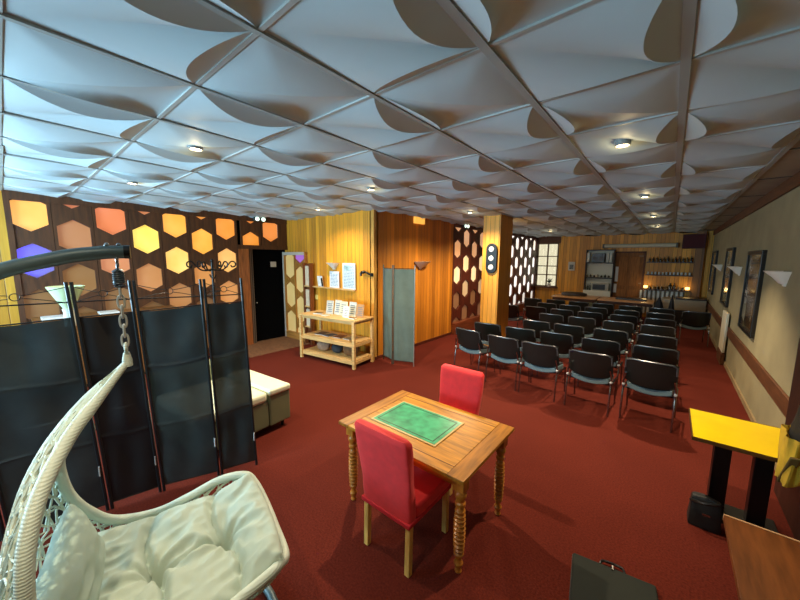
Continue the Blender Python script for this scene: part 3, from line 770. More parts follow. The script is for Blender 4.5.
# ---------------------------------------------------------------- black folding screen
M_MESH = mat('black_screen_fabric', (50, 58, 57), .75, var=.2, vscale=5, bump=.2, bscale=5, alpha=.985)
M_POLE = mat('screen_pole', (48, 50, 52), .35, .5)
fs = thing('folding_screen', 'tall black fabric folding screen behind the hanging egg chair', 'screen', (-3.55, .7, 0))
LEAN = [.16, .15, .125, .10, .05, .06]; TOPZ_ = [1.70, 1.71, 1.735, 1.75, 1.785, 1.79]; IL = Vector((-.77, -.636, 0))
PTS = [(-3.95, -.78), (-3.80, -.17), (-3.685, .41), (-3.60, .78), (-3.41, 1.235), (-3.30, 1.58)]
for i in range(5):
    A = Vector((*PTS[i], 0))-Vector((-3.55, .7, 0)); B = Vector((*PTS[i+1], 0))-Vector((-3.55, .7, 0))
    d = (B-A).normalized(); A = A+d*.016; B = B-d*.016; nrm = Vector((d.y, -d.x, 0))
    W = (B-A).length
    LA, LB = LEAN[i], LEAN[i+1]
    def pos(u, z): return A.lerp(B, u)+IL*((LA+(LB-LA)*u)*z/2.03)+Vector((0,0,z))
    def fab(u, v):
        zt = TOPZ_[i]+(TOPZ_[i+1]-TOPZ_[i])*u; z = .06+(zt-.06)*v
        o = .010*math.sin(3*u*PI)*math.sin(9*v)+.012*noise.noise(Vector((u*2+i*5, v*5, i)))+.006*math.sin(v*PI*6)
        o *= math.sin(PI*u)**.5 if 0 < u < 1 else 0
        for sv in (.36, .70): o += .007*math.exp(-((v-sv-.01*math.sin(u*4+i))/.006)**2)
        return pos(u, z+.006*math.sin(PI*u)*(-1 if v > .5 else 1))+nrm*o
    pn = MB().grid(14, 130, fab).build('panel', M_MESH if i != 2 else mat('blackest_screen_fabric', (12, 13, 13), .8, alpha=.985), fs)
    for u in (0, 1): MB().tube([pos(u, z) for z in (0,.3,1,1.7,2.035)], .0125, 8).build('pole', M_POLE, pn)
    for z in (.06, None, 1.87):
        MB().tube([pos(0, z if z else TOPZ_[i]+.004), pos(1, z if z else TOPZ_[i+1]+.004)], .006, 6).build('rod', M_BLACK, pn)
    o = MB(); mid = pos(.5, 1.93)
    for sg in (1, -1):
        for side in (A, B):
            s2 = (pos(0 if side is A else 1, 1.93)-mid)
            o.tube([mid+s2*(.12+.88*k/8)+Vector((0,0,sg*(.012+.055*(k/8)**1.3))) for k in range(9)], .0032, 5)
    o.tube([mid+d*(.028*math.cos(q))+Vector((0,0,.028*math.sin(q))) for q in [2*PI*k/18 for k in range(18)]], .0035, 5, closed=True)
    o.build('scroll', M_BLACK, pn)
    MB().box(-.012, .012, -.004, .004, -.045, .045).build('care_tag', M_PAPER, pn, smooth=False).location = pos(.985, .33+.05*(i % 2))-nrm*-.006
# ---------------------------------------------------------------- grey-green folding screen by the wall
gs = thing('folding_screen', 'narrow grey green cloth folding screen standing by the wood wall corner', 'screen', (-4.3, 5.2, 0))
M_GS = mat('grey_green_cloth', (88, 102, 92), .8, var=.1, vscale=6, bump=.2, bscale=7)
GP = [(-4.80, 5.24), (-4.40, 5.10), (-3.94, 5.27)]
for i in range(2):
    A = Vector((*GP[i], 0))-Vector((-4.3,5.2,0)); B = Vector((*GP[i+1], 0))-Vector((-4.3,5.2,0)); d = (B-A).normalized(); nrm = Vector((d.y,-d.x,0)); A = A+d*.02; B = B-d*.02
    pn = MB().grid(12, 30, lambda u, v: A.lerp(B, u)+nrm*(.012*math.sin(u*9+v*5)*math.sin(PI*u)+.01*math.sin(v*11+u*4)*math.sin(PI*u))+Vector((0,0,.10+1.92*v))).build('panel', M_GS, gs)
    for q in (A, B): MB().tube([q, q+Vector((0,0,2.10))], .012, 8).build('pole', mat('pale_grey_pole', (150,150,146), .35, .5) if (i == 1 and q is B) else mat('mid_pole', (84,76,62), .4, .3), pn)
    [MB().tube([A+Vector((0,0,z)), B+Vector((0,0,z))], .007, 6).build('rod', M_BLACK, pn) for z in (.09, 2.03)]
# ---------------------------------------------------------------- sofa
M_SOFA = mat('pale_green_leather', (116, 124, 94), .45, var=.06, vscale=5, bump=.06, bscale=40)
M_SOFAT = mat('cream_leather', (226, 228, 196), .4, var=.04, vscale=5, bump=.05, bscale=40)
so = thing('sofa', 'pale green leather sofa with cream seat behind the black folding screen', 'sofa', (-4.26, 1.4, 0), math.radians(5))
MB().box(-.52, .52, -.30, .55, .09, .44).build('base', M_SOFA, so, smooth=False, bevel=.025, seg=3)
MB().box(-.50, .535, -.32, .53, .43, .56).build('seat_cushion', M_SOFAT, so, smooth=True, bevel=.045, seg=4)
MB().box(-.52, .53, .555, .86, .09, .50).build('armrest', M_SOFA, so, smooth=False, bevel=.02, seg=3)
MB().box(-.53, .545, .55, .87, .49, .575).build('arm_pad', M_SOFAT, so, bevel=.028, seg=4)
MB().box(-.72, -.5, -.30, .86, .12, .80).build('backrest', M_SOFA, so, bevel=.06, seg=4)
for x, y in ((.45,.78),(-.62,.78),(.45,-.22),(-.62,-.22)): MB().lathe([(.022,0),(.03,.125)], (x,y,0), 10).build('leg', M_BLACK, so)
# ---------------------------------------------------------------- floor lamp, coat rack, cabinet behind the screen
fl = thing('floor_lamp', 'torchiere floor lamp with pale green glass bowl behind the black screen', 'lamp', (-5.69, .47, 0))
MB().lathe([(.16,0),(.16,.015),(.03,.03)], n=24).build('base', M_CHROME, fl)
MB().lathe([(.014,.03),(.014,1.4)], n=12).build('pole', M_CHROME, fl)
MB().lathe([(.05,1.38),(.055,1.42),(.05,1.56),(.06,1.6)], n=16).build('lamp_holder', mat('white_holder', (206,210,200), .4), fl)
MB().lathe([(.04,1.59),(.085,1.68),(.175,1.875),(.17,1.878),(.075,1.69),(.03,1.6)], n=28, caps=False).build('lamp_shade', mat('green_white_glass', (214, 232, 190), .2, trans=.25), fl)
cr = thing('coat_rack', 'black bentwood coat rack with curled hooks by the doorway', 'coat rack', (-7.1, 2.68, 0))
MB().tube([(0,0,.05),(0,0,2.16)], .024, 10).ball((0,0,2.17), .035).build('pole', M_BLACK, cr)
for k in range(6):
    a = k*PI/3+.3; cx, cy = math.cos(a), math.sin(a)
    pr = [(.02,2.00),(.10,1.97),(.20,1.99),(.28,2.07),(.35,2.15),(.42,2.13),(.42,2.06),(.36,2.04),(.34,2.08)]
    MB().tube(smooth_path([(cx*r, cy*r, z) for r, z in pr], 5), .014, 7).build('hook', M_BLACK, cr)
for k in range(4):
    a = k*PI/2+.5; cx, cy = math.cos(a), math.sin(a)
    MB().tube(smooth_path([(cx*r, cy*r, z) for r, z in [(.02,.5),(.1,.3),(.26,.12),(.30,.02)]], 5), .014, 7).build('leg', M_BLACK, cr)
MB().tube(smooth_path([(-.2,.02,1.88),(-.12,.02,1.82),(0,0,1.86),(.12,-.02,1.82),(.2,-.02,1.88)], 5), .014, 7).build('peg', M_BLACK, cr)
MB().tube(arc((0,0,1.55), .12, 0, 2*PI, 24, 'xy')[:-1], .008, 6, closed=True).build('ring', M_BLACK, cr)
cab = thing('cabinet', 'low wooden cabinet along the hexagon wall behind the black screen', 'cabinet', (-7.85, 1.2, 0))
MB().box(-.28, .28, -.95, .95, .06, 1.19).build('body', wood('cabinet_wood', (120, 76, 36), .5), cab, smooth=False)
MB().box(-.3, .3, -.98, .98, 1.19, 1.22).build('top', wood('cabinet_top', (140, 92, 46), .4), cab, smooth=False)
for y in (-.48, .48): MB().box(.28, .295, y-.45, y+.45, .1, 1.15).build('door', wood('cabinet_door', (130, 82, 40), .45), cab, smooth=False)
MB().box(-.25, .25, -.9, .9, 0, .06).build('plinth', M_BLACK, cab, smooth=False)
for i, y in enumerate((.45, 1.15)):
    tag(MB().box(-7.95, -7.65, y-.13, y+.13, 1.22, 1.25).build('leaflet_stack', M_PAPER, smooth=False), ('white stack of leaflets on the cabinet, left of the torchiere stem', 'white stack of leaflets on the cabinet, right of the torchiere stem')[i], 'leaflets', 'leaflet stacks')
# ---------------------------------------------------------------- pine display shelf with its things
DR = math.radians(7)
ds = thing('display_shelf', 'open pine three tier display shelf against the boarded wall', 'shelf', (-5.53, 4.24, 0), DR)
M_PINE = wood('pine', (214, 172, 108), .5, var=.25)
hw_, dp_ = .77, .60
for nm, z in (('top_board', .97), ('middle_shelf', .50), ('bottom_shelf', .14)):
    e_ = .05 if z > .9 else -.02
    MB().box(-hw_-e_, hw_+e_, -e_*.6, dp_, z, z+.03).build(nm, M_PINE, ds, smooth=False, bevel=.003)
    MB().box(-hw_, hw_, .0, .025, z-.055, z).box(-hw_, hw_, dp_-.025, dp_, z-.055, z).box(-hw_, -hw_+.025, .0, dp_, z-.055, z).box(hw_-.025, hw_, .0, dp_, z-.055, z).build('rail', M_PINE, ds, smooth=False)
for x in (-hw_, hw_):
    for y in (0, dp_): MB().box(x-.03, x+.03, y-.028, y+.028, 0, .97).build('leg', M_PINE, ds, smooth=False, bevel=.003)
DM = Matrix.Translation((-5.53, 4.24, 0)) @ Matrix.Rotation(DR, 4, 'Z')
def put(o, x, y, z, rz=0): 
    o.location = DM @ Vector((x, y, z)); o.rotation_euler = (0,0,DR+rz)
def card(name, w, h, cols, label, cat, x, y, z, rz=0, lean=.18, group=None):
    o = MB().obox((0,0,h/2*math.cos(lean)), (w,.012,h), Matrix.Rotation(-lean, 3, 'X')).build(name, mat('card_%d_%d_%d' % cols, cols, .6, var=.12, vscale=14), smooth=False)
    b = MB()
    for k in range(5):
        zc = h*(.2+.14*k); b.obox((w*.06*(k % 2), -.0075+math.tan(lean)*0 + (zc-h/2)*0, 0), (w*(.7-.1*(k % 3)), .002, h*.05), Matrix.Identity(3))
        vs = b.b.verts[:]
        for v in vs[-8:]: v.co.z += zc-h/2
    m = Matrix.Rotation(-lean, 4, 'X')
    for v in b.b.verts: v.co = (m @ v.co); v.co.z += h/2*math.cos(lean)
    b.build('print', mat('grey_blue_print', (96, 110, 128), .6), o, smooth=False)
    put(o, x, y, z, rz); tag(o, label, cat, group); return o
TOPZ = 1.001
card('picture_card', .19, .30, (190,188,176), 'dark edged picture card standing at the left end of the shelf top', 'card', -.20, .34, TOPZ, .1)
card('picture_card', .20, .32, (206,204,192), 'pale grey picture card, second from the left on the shelf top', 'card', .0, .38, TOPZ, -.1)
card('picture_card', .20, .31, (214,210,180), 'cream picture card in the middle of the shelf top', 'card', .20, .34, TOPZ, .05)
card('picture_card', .20, .31, (196,204,196), 'pale green picture card, right of the middle on the shelf top', 'card', .42, .38, TOPZ, -.05)
card('picture_card', .16, .24, (238,236,226), 'small white card standing at the front of the shelf top', 'card', .40, .2, TOPZ, .0)
card('picture_card', .19, .28, (176,132,84), 'brown picture card at the right end of the shelf top', 'card', .64, .36, TOPZ, .1)
def book(name, w, d, t_, rgb, label, cat, x, y, z, rz):
    o = MB().box(-w/2, w/2, -d/2, d/2, 0, t_).build(name, mat('cover_%d_%d_%d' % rgb, rgb, .5), smooth=False, bevel=.002)
    MB().box(-w/2+.004, w/2+.001, -d/2-.001, d/2-.004, .003, t_-.003).build('pages', M_PAPER, o, smooth=False)
    put(o, x, y, z, rz); tag(o, label, cat, 'books and leaflets on the pine shelf'); return o
book('booklet', .2, .14, .02, (60,54,48), 'dark booklet lying flat at the left front of the shelf top', 'booklet', -.42, .2, TOPZ, .3)
book('booklet', .16, .11, .02, (196,188,160), 'pale booklet lying flat near the front of the shelf top', 'booklet', -.12, .12, TOPZ, -.2)
book('booklet', .14, .1, .025, (90,64,40), 'brown booklet lying flat at the right front of the shelf top', 'booklet', .62, .14, TOPZ, .1)
MID = .531
book('magazine', .22, .28, .012, (92,72,66), 'dark brown magazine, leftmost on the middle shelf', 'magazine', -.42, .30, MID, .2)
book('magazine', .21, .27, .012, (70,84,104), 'blue grey magazine, second on the middle shelf', 'magazine', -.15, .28, MID, -.15)
book('magazine', .21, .27, .012, (120,66,52), 'reddish magazine, third on the middle shelf', 'magazine', .12, .30, MID, .1)
book('magazine', .20, .26, .012, (168,150,120), 'tan magazine at the right end of the middle shelf', 'magazine', .42, .30, MID, -.08)
BOT = .171
def lump(name, r, rgb, label, cat, x, y, hh):
    o = MB().grid(24, 12, lambda u, v: Vector((r[0]*math.cos(2*PI*u)*math.sin(PI*(v*.9+.1))**.6*(1+.1*math.sin(6*PI*u+4*v)), r[1]*math.sin(2*PI*u)*math.sin(PI*(v*.9+.1))**.6, hh*(1-math.cos(PI*min(1,(1-v))))/2)), True).build(name, mat('lump_%d_%d_%d' % rgb, rgb, .75, var=.3, vscale=12, bump=.3, bscale=20))
    put(o, x, y, BOT, 0); tag(o, label, cat); return o
lump('cloth_bag', (.17,.13), (150,120,96), 'patterned beige cloth bag at the left of the bottom shelf', 'bag', -.32, .25, .22)
lump('cloth_bag', (.14,.11), (52,56,60), 'dark grey cloth bag in the middle of the bottom shelf', 'bag', .06, .28, .18)
lump('basket_bundle', (.19,.15), (120,84,48), 'brown woven basket at the right of the bottom shelf', 'basket', .46, .28, .27)
def bottle(name, r, hh, rgb, x, y, z, label, cat='bottle', group=None, world=False, m=None):
    pr = [(r,0),(r,hh*.55),(r*.85,hh*.66),(r*.36,hh*.76),(r*.34,hh*.95),(r*.42,hh*.95),(r*.42,hh)]
    o = MB().lathe(pr, n=12).build(name, m or mat('bottle_%d_%d_%d' % rgb, rgb, .2, spec=.6))
    if world: o.location = (x, y, z)
    else: put(o, x, y, z)
    tag(o, label, cat, group); return o
bottle('bottle', .035, .24, (150,30,26), -.22, .42, BOT, 'small red bottle behind the beige cloth bag on the bottom shelf')
# posters, small wall shelf, sconces on the poster wall
sh = MB().box(-6.95, -5.42, YB-.10, YB, 1.50, 1.525).build('wall_ledge', M_PINE, smooth=False, bevel=.003); tag(sh, 'narrow pine ledge on the boarded wall under the two posters', 'ledge')
def poster(name, x0, x1, z0, z1, rgb, label, nl, seed, y=YB-.03):
    o = MB().box(x0, x1, y-.012, y, z0, z1).build(name, mat('poster_%d' % seed, rgb, .55), smooth=False)
    R_ = random.Random(seed); b = MB(); z = z1-.06
    while z > z0+.05:
        xx = x0+.04
        while xx < x1-.06:
            L = R_.uniform(.03, .11); L = min(L, x1-.04-xx); b.box(xx, xx+L, y-.0135, y-.012, z-.012, z); xx += L+.02
        z -= .034
    b.build('print', mat('blue_print', (88, 138, 176), .6), o, smooth=False)
    tag(o, label, 'poster'); return o
poster('poster', -6.33, -5.99, 1.53, 1.92, (226,234,238), 'smaller white poster with blue print on the pine ledge', 8, 11)
pp = poster('poster', -5.86, -5.43, 1.53, 2.12, (214,228,232), 'larger pale blue poster at the right of the pine ledge', 12, 12)
MB().box(-5.80, -5.62, YB-.0445, YB-.042, 1.95, 2.07).build('picture_block', mat('poster_picture', (150, 186, 196), .5, var=.5, vscale=12), pp, smooth=False)
cd = MB().obox((-6.68, YB-.06, 1.66), (.20,.012,.26), Matrix.Rotation(.12, 3, 'X')).build('picture_card', M_PAPER, smooth=False)
MB().obox((-6.60, YB-.069, 1.64), (.06,.004,.2), Matrix.Rotation(.12, 3, 'X')).build('print', M_BLACK, cd, smooth=False); tag(cd, 'white card with a dark stripe at the left of the pine ledge', 'card')
tag(MB().box(-6.95, -6.85, YB-.02, YB, 1.18, 1.3).build('wall_socket', mat('cream_socket', (230,200,110), .5), smooth=False, bevel=.006), 'cream wall socket on the boarded wall below the pine ledge', 'socket')
M_SCON = mat('white_plaster_lamp', (246, 240, 224), .5)
def sconce(loc, rz, label, r=.22, hh=.15, group=None):
    t = thing('wall_sconce', label, 'wall lamp', loc, rz, group)
    # half cone, wall plane at local y=0, opens to -y
    MB().lathe([(.03,-hh),(.06,-hh*.9),(r*.6,-hh*.45),(r,0),(r-.012,0),(r*.55,-hh*.42),(.03,-hh*.8)], n=22, a0=-PI, a1=0, caps=False).build('lamp_shade', M_SCON, t)
    MB().box(-.05, .05, -.02, -.001, -hh-.02, -.02).build('back_plate', M_SCON, t, smooth=False, bevel=.004)
    MB().ball((0,-.09,-.03), (.025,.025,.035)).build('bulb', mat('bulb_glass', (230,226,214), .3), t)
    return t
sconce((-6.2, YB-.001, 2.12), 0, 'white half bowl wall lamp above the smaller poster', .2, .14, 'half bowl wall lamps')
sconce((XA+.001, 6.72, 2.16), PI/2, 'white half bowl wall lamp above the grey green screen', .27, .17, 'half bowl wall lamps')
sconce((XR-.001, 5.95, 2.12), -PI/2, 'white half bowl wall lamp nearest the camera on the plaster wall', .2, .16, 'half bowl wall lamps')
sconce((XR-.001, 9.4, 2.12), -PI/2, 'white half bowl wall lamp, middle of three on the plaster wall', .2, .16, 'half bowl wall lamps')
sconce((XR-.001, 12.7, 2.12), -PI/2, 'white half bowl wall lamp farthest along the plaster wall', .2, .16, 'half bowl wall lamps')
hk = thing('wall_hook', 'black curved bracket on the boarded wall right of the posters', 'bracket', (-5.06, YB, 1.90))
MB().tube(smooth_path([(.15,-.03,-.02),(.08,-.05,.0),(.0,-.06,.03),(-.08,-.06,.05),(-.15,-.06,.03),(-.17,-.06,-.05)], 6), [.022]*31, 8).build('arm', M_BLACK, hk)
MB().ball((-.10,-.06,.03), (.055,.035,.035)).build('knob', M_BLACK, hk)
MB().box(.12, .17, -.06, 0, -.05, .02).build('plate', M_BLACK, hk, smooth=False)
rk = thing('brochure_rack', 'narrow wooden brochure rack between the open door leaf and the pine shelf', 'rack', (-7.1, YB-.12, 0))
wr_ = wood('rack_wood', (120, 66, 32), .45, stretch=(8,8,1))
for x in (-.13, .13): MB().box(x-.025, x+.025, -.05, .05, 0, 2.1).build('upright', wr_, rk, smooth=False)
MB().box(-.13, .13, .03, .045, .1, 2.08).build('back_board', wr_, rk, smooth=False)
for z in (.45, .98, 1.5): MB().box(-.13, .13, -.05, .04, z, z+.03).build('shelf', M_PINE, rk, smooth=False)
for i, (z, q) in enumerate(((1.53, .5), (1.01, .42), (.48, .44))):
    tag(MB().box(-7.19, -7.02, YB-.14, YB-.1, z+.002, z+q).build('brochure', mat('pale_brochure', (224, 206, 176), .6), smooth=False), ('pale brochure in the top tier of the narrow wooden rack', 'pale brochure in the middle tier of the narrow wooden rack', 'pale brochure in the lowest tier of the narrow wooden rack')[i], 'brochure', 'brochures in the rack')
# ---------------------------------------------------------------- signs and emergency lights
ex = MB().box(XA+.001, XA+.05, 6.42, 6.82, 3.08, 3.24).build('exit_sign', mat('amber_sign', (240, 186, 90), .5, emit=(255, 190, 80), es=.9), smooth=False); tag(ex, 'lit amber exit sign box high on the boarded wall', 'sign')
def emerg(loc, rz, label):
    t = thing('emergency_light', label, 'emergency light', loc, rz, 'twin emergency lights')
    MB().box(-.16, .16, -.07, 0, -.07, .02).build('housing', mat('grey_housing', (60, 64, 60), .5), t, smooth=False, bevel=.006)
    for x in (-.08, .08): MB().ball((x, -.075, -.025), (.055,.03,.05)).build('lens', mat('emergency_lens', (240, 255, 244), .3, emit=(226, 255, 236), es=1.6), t)
emerg((XL+.031, 4.26, 3.215), PI/2, 'twin lens emergency light above the hexagon wall by the doorway')
emerg((XA+.021, 8.92, 3.22), PI/2, 'twin lens emergency light above the rear hexagon wall')
tl = thing('signal_lamp', 'black rounded lamp board with three white lenses on the wooden column', 'lamp', (-3.28, 7.38, 2.25))
def stad(w, hh, n=12):
    return [(w*math.cos(a), hh-w+w*math.sin(a)) for a in [PI*k/n for k in range(n+1)]]+[(w*math.cos(a), -hh+w+w*math.sin(a)) for a in [PI+PI*k/n for k in range(n+1)]]
MB().prism(stad(.135, .35), lambda a, b, d: (a, d, b), -.05, -.001).build('board', M_BLACK, tl, smooth=False, bevel=.008)
for z in (.21, 0, -.21): MB().ball((0, -.055, z), (.062, .03, .062), 18, 10).build('lens', mat('white_lens', (236, 236, 232), .25, emit=(255, 252, 244), es=.5), tl)
# ---------------------------------------------------------------- right wall: framed posters, panel heater
def framed(y0, y1, z0, z1, label, seed, rgb):
    o = thing('framed_poster', label, 'framed picture', (XR, (y0+y1)/2, 0), 0, 'framed posters on the plaster wall'); hy = (y1-y0)/2
    m = bpy.data.materials.new('art'); m.use_nodes = True; nt = m.node_tree; b = nt.nodes['Principled BSDF']; b.inputs['Roughness'].default_value = .15
    tc = nt.nodes.new('ShaderNodeTexCoord'); mp = nt.nodes.new('ShaderNodeMapping'); mp.inputs['Location'].default_value = (seed, seed*2.3, seed); n = nt.nodes.new('ShaderNodeTexVoronoi'); n.inputs['Scale'].default_value = 3.4
    r = nt.nodes.new('ShaderNodeValToRGB'); nt.links.new(tc.outputs['Object'], mp.inputs['Vector']); nt.links.new(mp.outputs[0], n.inputs['Vector']); sx = nt.nodes.new('ShaderNodeSeparateColor'); nt.links.new(n.outputs['Color'], sx.inputs[0]); nt.links.new(sx.outputs[0], r.inputs['Fac'])
    r.color_ramp.interpolation = 'CONSTANT'; E = r.color_ramp.elements; E[0].color = lin(rgb); E[1].position = .75; E[1].color = lin((150, 138, 92))
    for q, cc in ((.3, (120, 96, 58)), (.5, (176, 170, 140)), (.62, (70, 62, 46))): x = E.new(q); x.color = lin(cc)
    nt.links.new(r.outputs['Color'], b.inputs['Base Color'])
    MB().box(-.022, -.006, -hy+.04, hy-.04, z0+.04, z1-.04).build('picture', m, o, smooth=False)
    f = MB().box(-.05, 0, -hy, hy, z0, z0+.06).box(-.05, 0, -hy, hy, z1-.06, z1).box(-.05, 0, -hy, -hy+.06, z0+.06, z1-.06).box(-.05, 0, hy-.06, hy, z0+.06, z1-.06)
    f.build('frame', mat('black_frame', (22, 19, 15), .35), o, smooth=False, bevel=.004)
    MB().box(-.026, -.024, -hy+.06, hy-.06, z0+.06, z1-.06).build('glazing', mat('picture_glass', (250,250,250), .05, trans=1., alpha=.15), o, smooth=False)
framed(7.2, 8.44, 1.06, 2.40, 'large black framed poster nearest the camera on the plaster wall', 1, (90, 70, 48))
framed(10.35, 11.55, 1.18, 2.53, 'large black framed poster, middle of three on the plaster wall', 2, (80, 84, 70))
framed(13.9, 15.3, 1.18, 2.53, 'large black framed poster farthest along the plaster wall', 3, (84, 60, 50))
hp = thing('panel_heater', 'white panel heater standing against the plaster wall past the aisle', 'heater', (XR, 10.05, 0))
MB().box(-.075, -.03, -.33, .33, .26, 1.12).build('panel', mat('heater_white', (226, 218, 190), .45), hp, smooth=False, bevel=.01)
MB().box(-.03, -.02, -.2, .2, .4, 1.0).build('bracket', M_BLACK, hp, smooth=False)
MB().box(-.085, -.022, -.36, .36, .0, .24).build('plinth', M_REDWOOD, hp, smooth=False, bevel=.005)
# ---------------------------------------------------------------- back wall things
pic = MB().box(-3.52, -3.26, YK-.03, YK, 1.74, 2.12).build('small_picture', mat('pale_mount', (210, 206, 190), .5), smooth=False)
MB().box(-3.47, -3.31, YK-.034, YK-.03, 1.80, 2.0).build('photo', mat('dark_photo', (96, 100, 96), .5, var=.8, vscale=18), pic, smooth=False); tag(pic, 'small pale framed picture on the back wall near the window', 'picture')
bs = thing('bar_shelf_unit', 'white open shelf unit with dark boards on the back wall beside the door', 'shelf unit', (-2.31, YK, 0))
M_NIC = mat('niche_white', (226, 230, 214), .5)
MB().box(-.49, .50, -.05, -.002, .83, 2.62).build('back_panel', M_NIC, bs, smooth=False)
for x in (-.49, .50): MB().box(x-.016, x+.018, -.24, -.002, .0, 2.64).build('side_panel', mat('shelf_side_dark', (50, 34, 22), .5), bs, smooth=False)
for z in (1.45, 2.07, 2.60): MB().box(-.49, .49, -.3, -.05, z, z+.035).build('shelf', mat('shelf_dark', (38, 30, 24), .5), bs, smooth=False)
MB().box(-.49, .49, -.40, -.002, .72, .95).build('counter', M_NIC, bs, smooth=False)
MB().box(-.49, .49, -.36, -.05, 0, .72).build('cupboard', mat('cupboard_green', (110, 116, 90), .5), bs, smooth=False)
mwo = thing('microwave_oven', 'dark microwave oven on the white counter of the shelf unit', 'microwave', (-2.2, YK-.2, .951))
MB().box(-.3, .3, -.16, .14, 0, .30).build('body', mat('mw_grey', (170, 172, 160), .4), mwo, smooth=False, bevel=.01)
MB().box(-.26, .18, -.168, -.16, .04, .26).build('door', M_BLACKP, mwo, smooth=False)
rad_ = thing('radio', 'dark radio on the top board of the white shelf unit', 'radio', (-2.35, YK-.2, 2.121))
MB().box(-.22, .22, -.1, .1, 0, .36).build('body', M_BLACKP, rad_, smooth=False, bevel=.01)
for x in (-.12, .12): MB().lathe([(.07,0),(.07,.012),(.02,.012)], n=16).build('speaker', mat('speaker_grey', (70,72,72), .5), rad_).matrix_local = Matrix.Translation((x, -.1, .17)) @ Matrix.Rotation(PI/2, 4, 'X')
for i, x in enumerate((-2.72, -2.03, -1.92)):
    tag(MB().box(x-.045, x+.045, YK-.28, YK-.12, 2.121, 2.50).build('carton', mat('pale_carton', (214, 218, 206), .5), smooth=False), f'pale carton on the top board of the white shelf unit, {ORD[i]} from the left', 'carton', 'cartons on the shelf unit')
G1 = 'bottles on the white shelf unit'
for i, (x, hh, rgb) in enumerate(((-2.74,.2,(60,52,30)),(-2.66,.26,(40,46,30)),(-2.58,.3,(30,44,26)))):
    bottle('bottle', .035, hh, rgb, x, YK-.24, .951, f'dark bottle on the counter of the white shelf unit, {ORD[i]} from the left', 'bottle', G1, True)
for i in range(7):
    rgb = [(120,112,90),(60,56,40),(44,40,30),(150,150,130),(58,50,36),(40,40,36),(70,60,46)][i]
    bottle('jar', .04, .09+.03*(i % 2), rgb, -2.72+i*.13, YK-.22, 1.501, f'small jar on the middle board of the white shelf unit, {ORD[i]} from the left', 'jar', 'jars on the white shelf unit', True)
# bottle shelves
for k, z in enumerate((1.12, 1.68, 2.16)):
    s = MB().box(-.74, .62, YK-.28, YK, z-.035, z).build('bar_shelf', wood('bar_shelf_wood', (60, 36, 18), .4), smooth=False)
    tag(s, ('lowest wooden bar shelf right of the back door', 'middle wooden bar shelf right of the back door', 'top wooden bar shelf right of the back door')[k], 'shelf', 'bar shelves')
names = ('lowest', 'middle', 'top')
for k, z in enumerate((1.12, 1.68, 2.16)):
    n = (9, 12, 12)[k]
    for i in range(n):
        x = -.58+i*(.98/(n-1)) if k == 0 else -.66+i*(1.2/(n-1)); nm = f'on the {names[k]} bar shelf, {ORD[i]} from the left'
        if k == 1:
            o = MB().lathe([(.026,0),(.03,.002),(.034,.10),(.032,.10),(.027,.006)], n=10, caps=False).build('drinking_glass', mat('bar_glass', (214, 216, 206), .12, spec=.7)); o.location = (x, YK-.14, z+.001); tag(o, 'clear drinking glass '+nm, 'glass', 'glasses on the bar shelf')
        elif k == 2:
            rgb = ((70,46,24),(40,34,22),(92,70,40),(30,34,30))[i % 4]; bottle('bottle', .032, .16+.05*((i*7) % 3)/2, rgb, x, YK-.14, z+.001, 'dark bottle '+nm, 'bottle', 'bottles on the top bar shelf', True)
        else:
            rgb = ((60,40,24),(120,90,50),(36,30,24))[i % 3]; bottle('jug', .05+.012*(i % 2), .13+.13*(i in (5,6)), rgb, x, YK-.14, z+.001, 'dark jug '+nm, 'jug', 'jugs on the lowest bar shelf', True)
for i, x in enumerate((-.70, .52)):
    t = thing('shelf_lamp', ('small lit lamp at the left end of the lowest bar shelf', 'small lit lamp at the right end of the lowest bar shelf')[i], 'lamp', (x, YK-.2, 1.121), 0, 'small lamps on the bar shelf')
    MB().lathe([(.04,0),(.04,.01),(.012,.015),(.012,.04)], n=12).build('base', M_CHROME, t)
    MB().lathe([(.055,.04),(.07,.1),(.05,.13)], n=14).build('lamp_shade', mat('lit_shade', (255,214,120), .4, emit=(255, 206, 110), es=4.), t)
    l = bpy.data.lights.new('shelf_glow', 'POINT'); l.energy = 1.6; l.color = (1,.72,.32); l.shadow_soft_size = .05; lo = bpy.data.objects.new('shelf_glow', l); COL.objects.link(lo); lo.location = (x, YK-.34, 1.26)
rd = thing('radiator', 'white ribbed radiator under the bar shelves', 'radiator', (-.1, YK, 0))
MB().box(-.78, .56, -.05, -.02, .2, 1.06).build('back_plate', mat('radiator_back', (130,114,90), .6), rd, smooth=False)
rb = MB()
for i in range(10): rb.box(-.77+i*.135, -.70+i*.135, -.12, -.05, .16, 1.06)
rb.build('ribs', mat('radiator_white', (226, 222, 206), .4), rd, smooth=False, bevel=.004)
sc = thing('projection_screen', 'long white roll up projection screen case across the back wall', 'projection screen', (-1.05, YK-.14, 2.78))
MB().tube([(-1.15,0,0),(1.13,0,0)], .075, 14).build('case', mat('case_cream', (206, 202, 176), .45), sc)
for x in (-1.17, 1.15): MB().box(x-.03, x+.03, -.085, .14, -.085, .085).build('end_cap', mat('case_end', (90, 86, 70), .5), sc, smooth=False, bevel=.01)
tv = thing('speaker_box', 'dark maroon box hung high in the right back corner', 'box', (.55, YK, 2.90))
MB().box(-.31, .31, -.34, -.02, -.25, .25).build('body', mat('maroon_box', (64, 14, 18), .7), tv, smooth=False, bevel=.012)
MB().box(-.27, .27, -.348, -.34, -.21, .21).build('front', mat('maroon_front', (70, 18, 24), .8, bump=.3, bscale=120), tv, smooth=False)
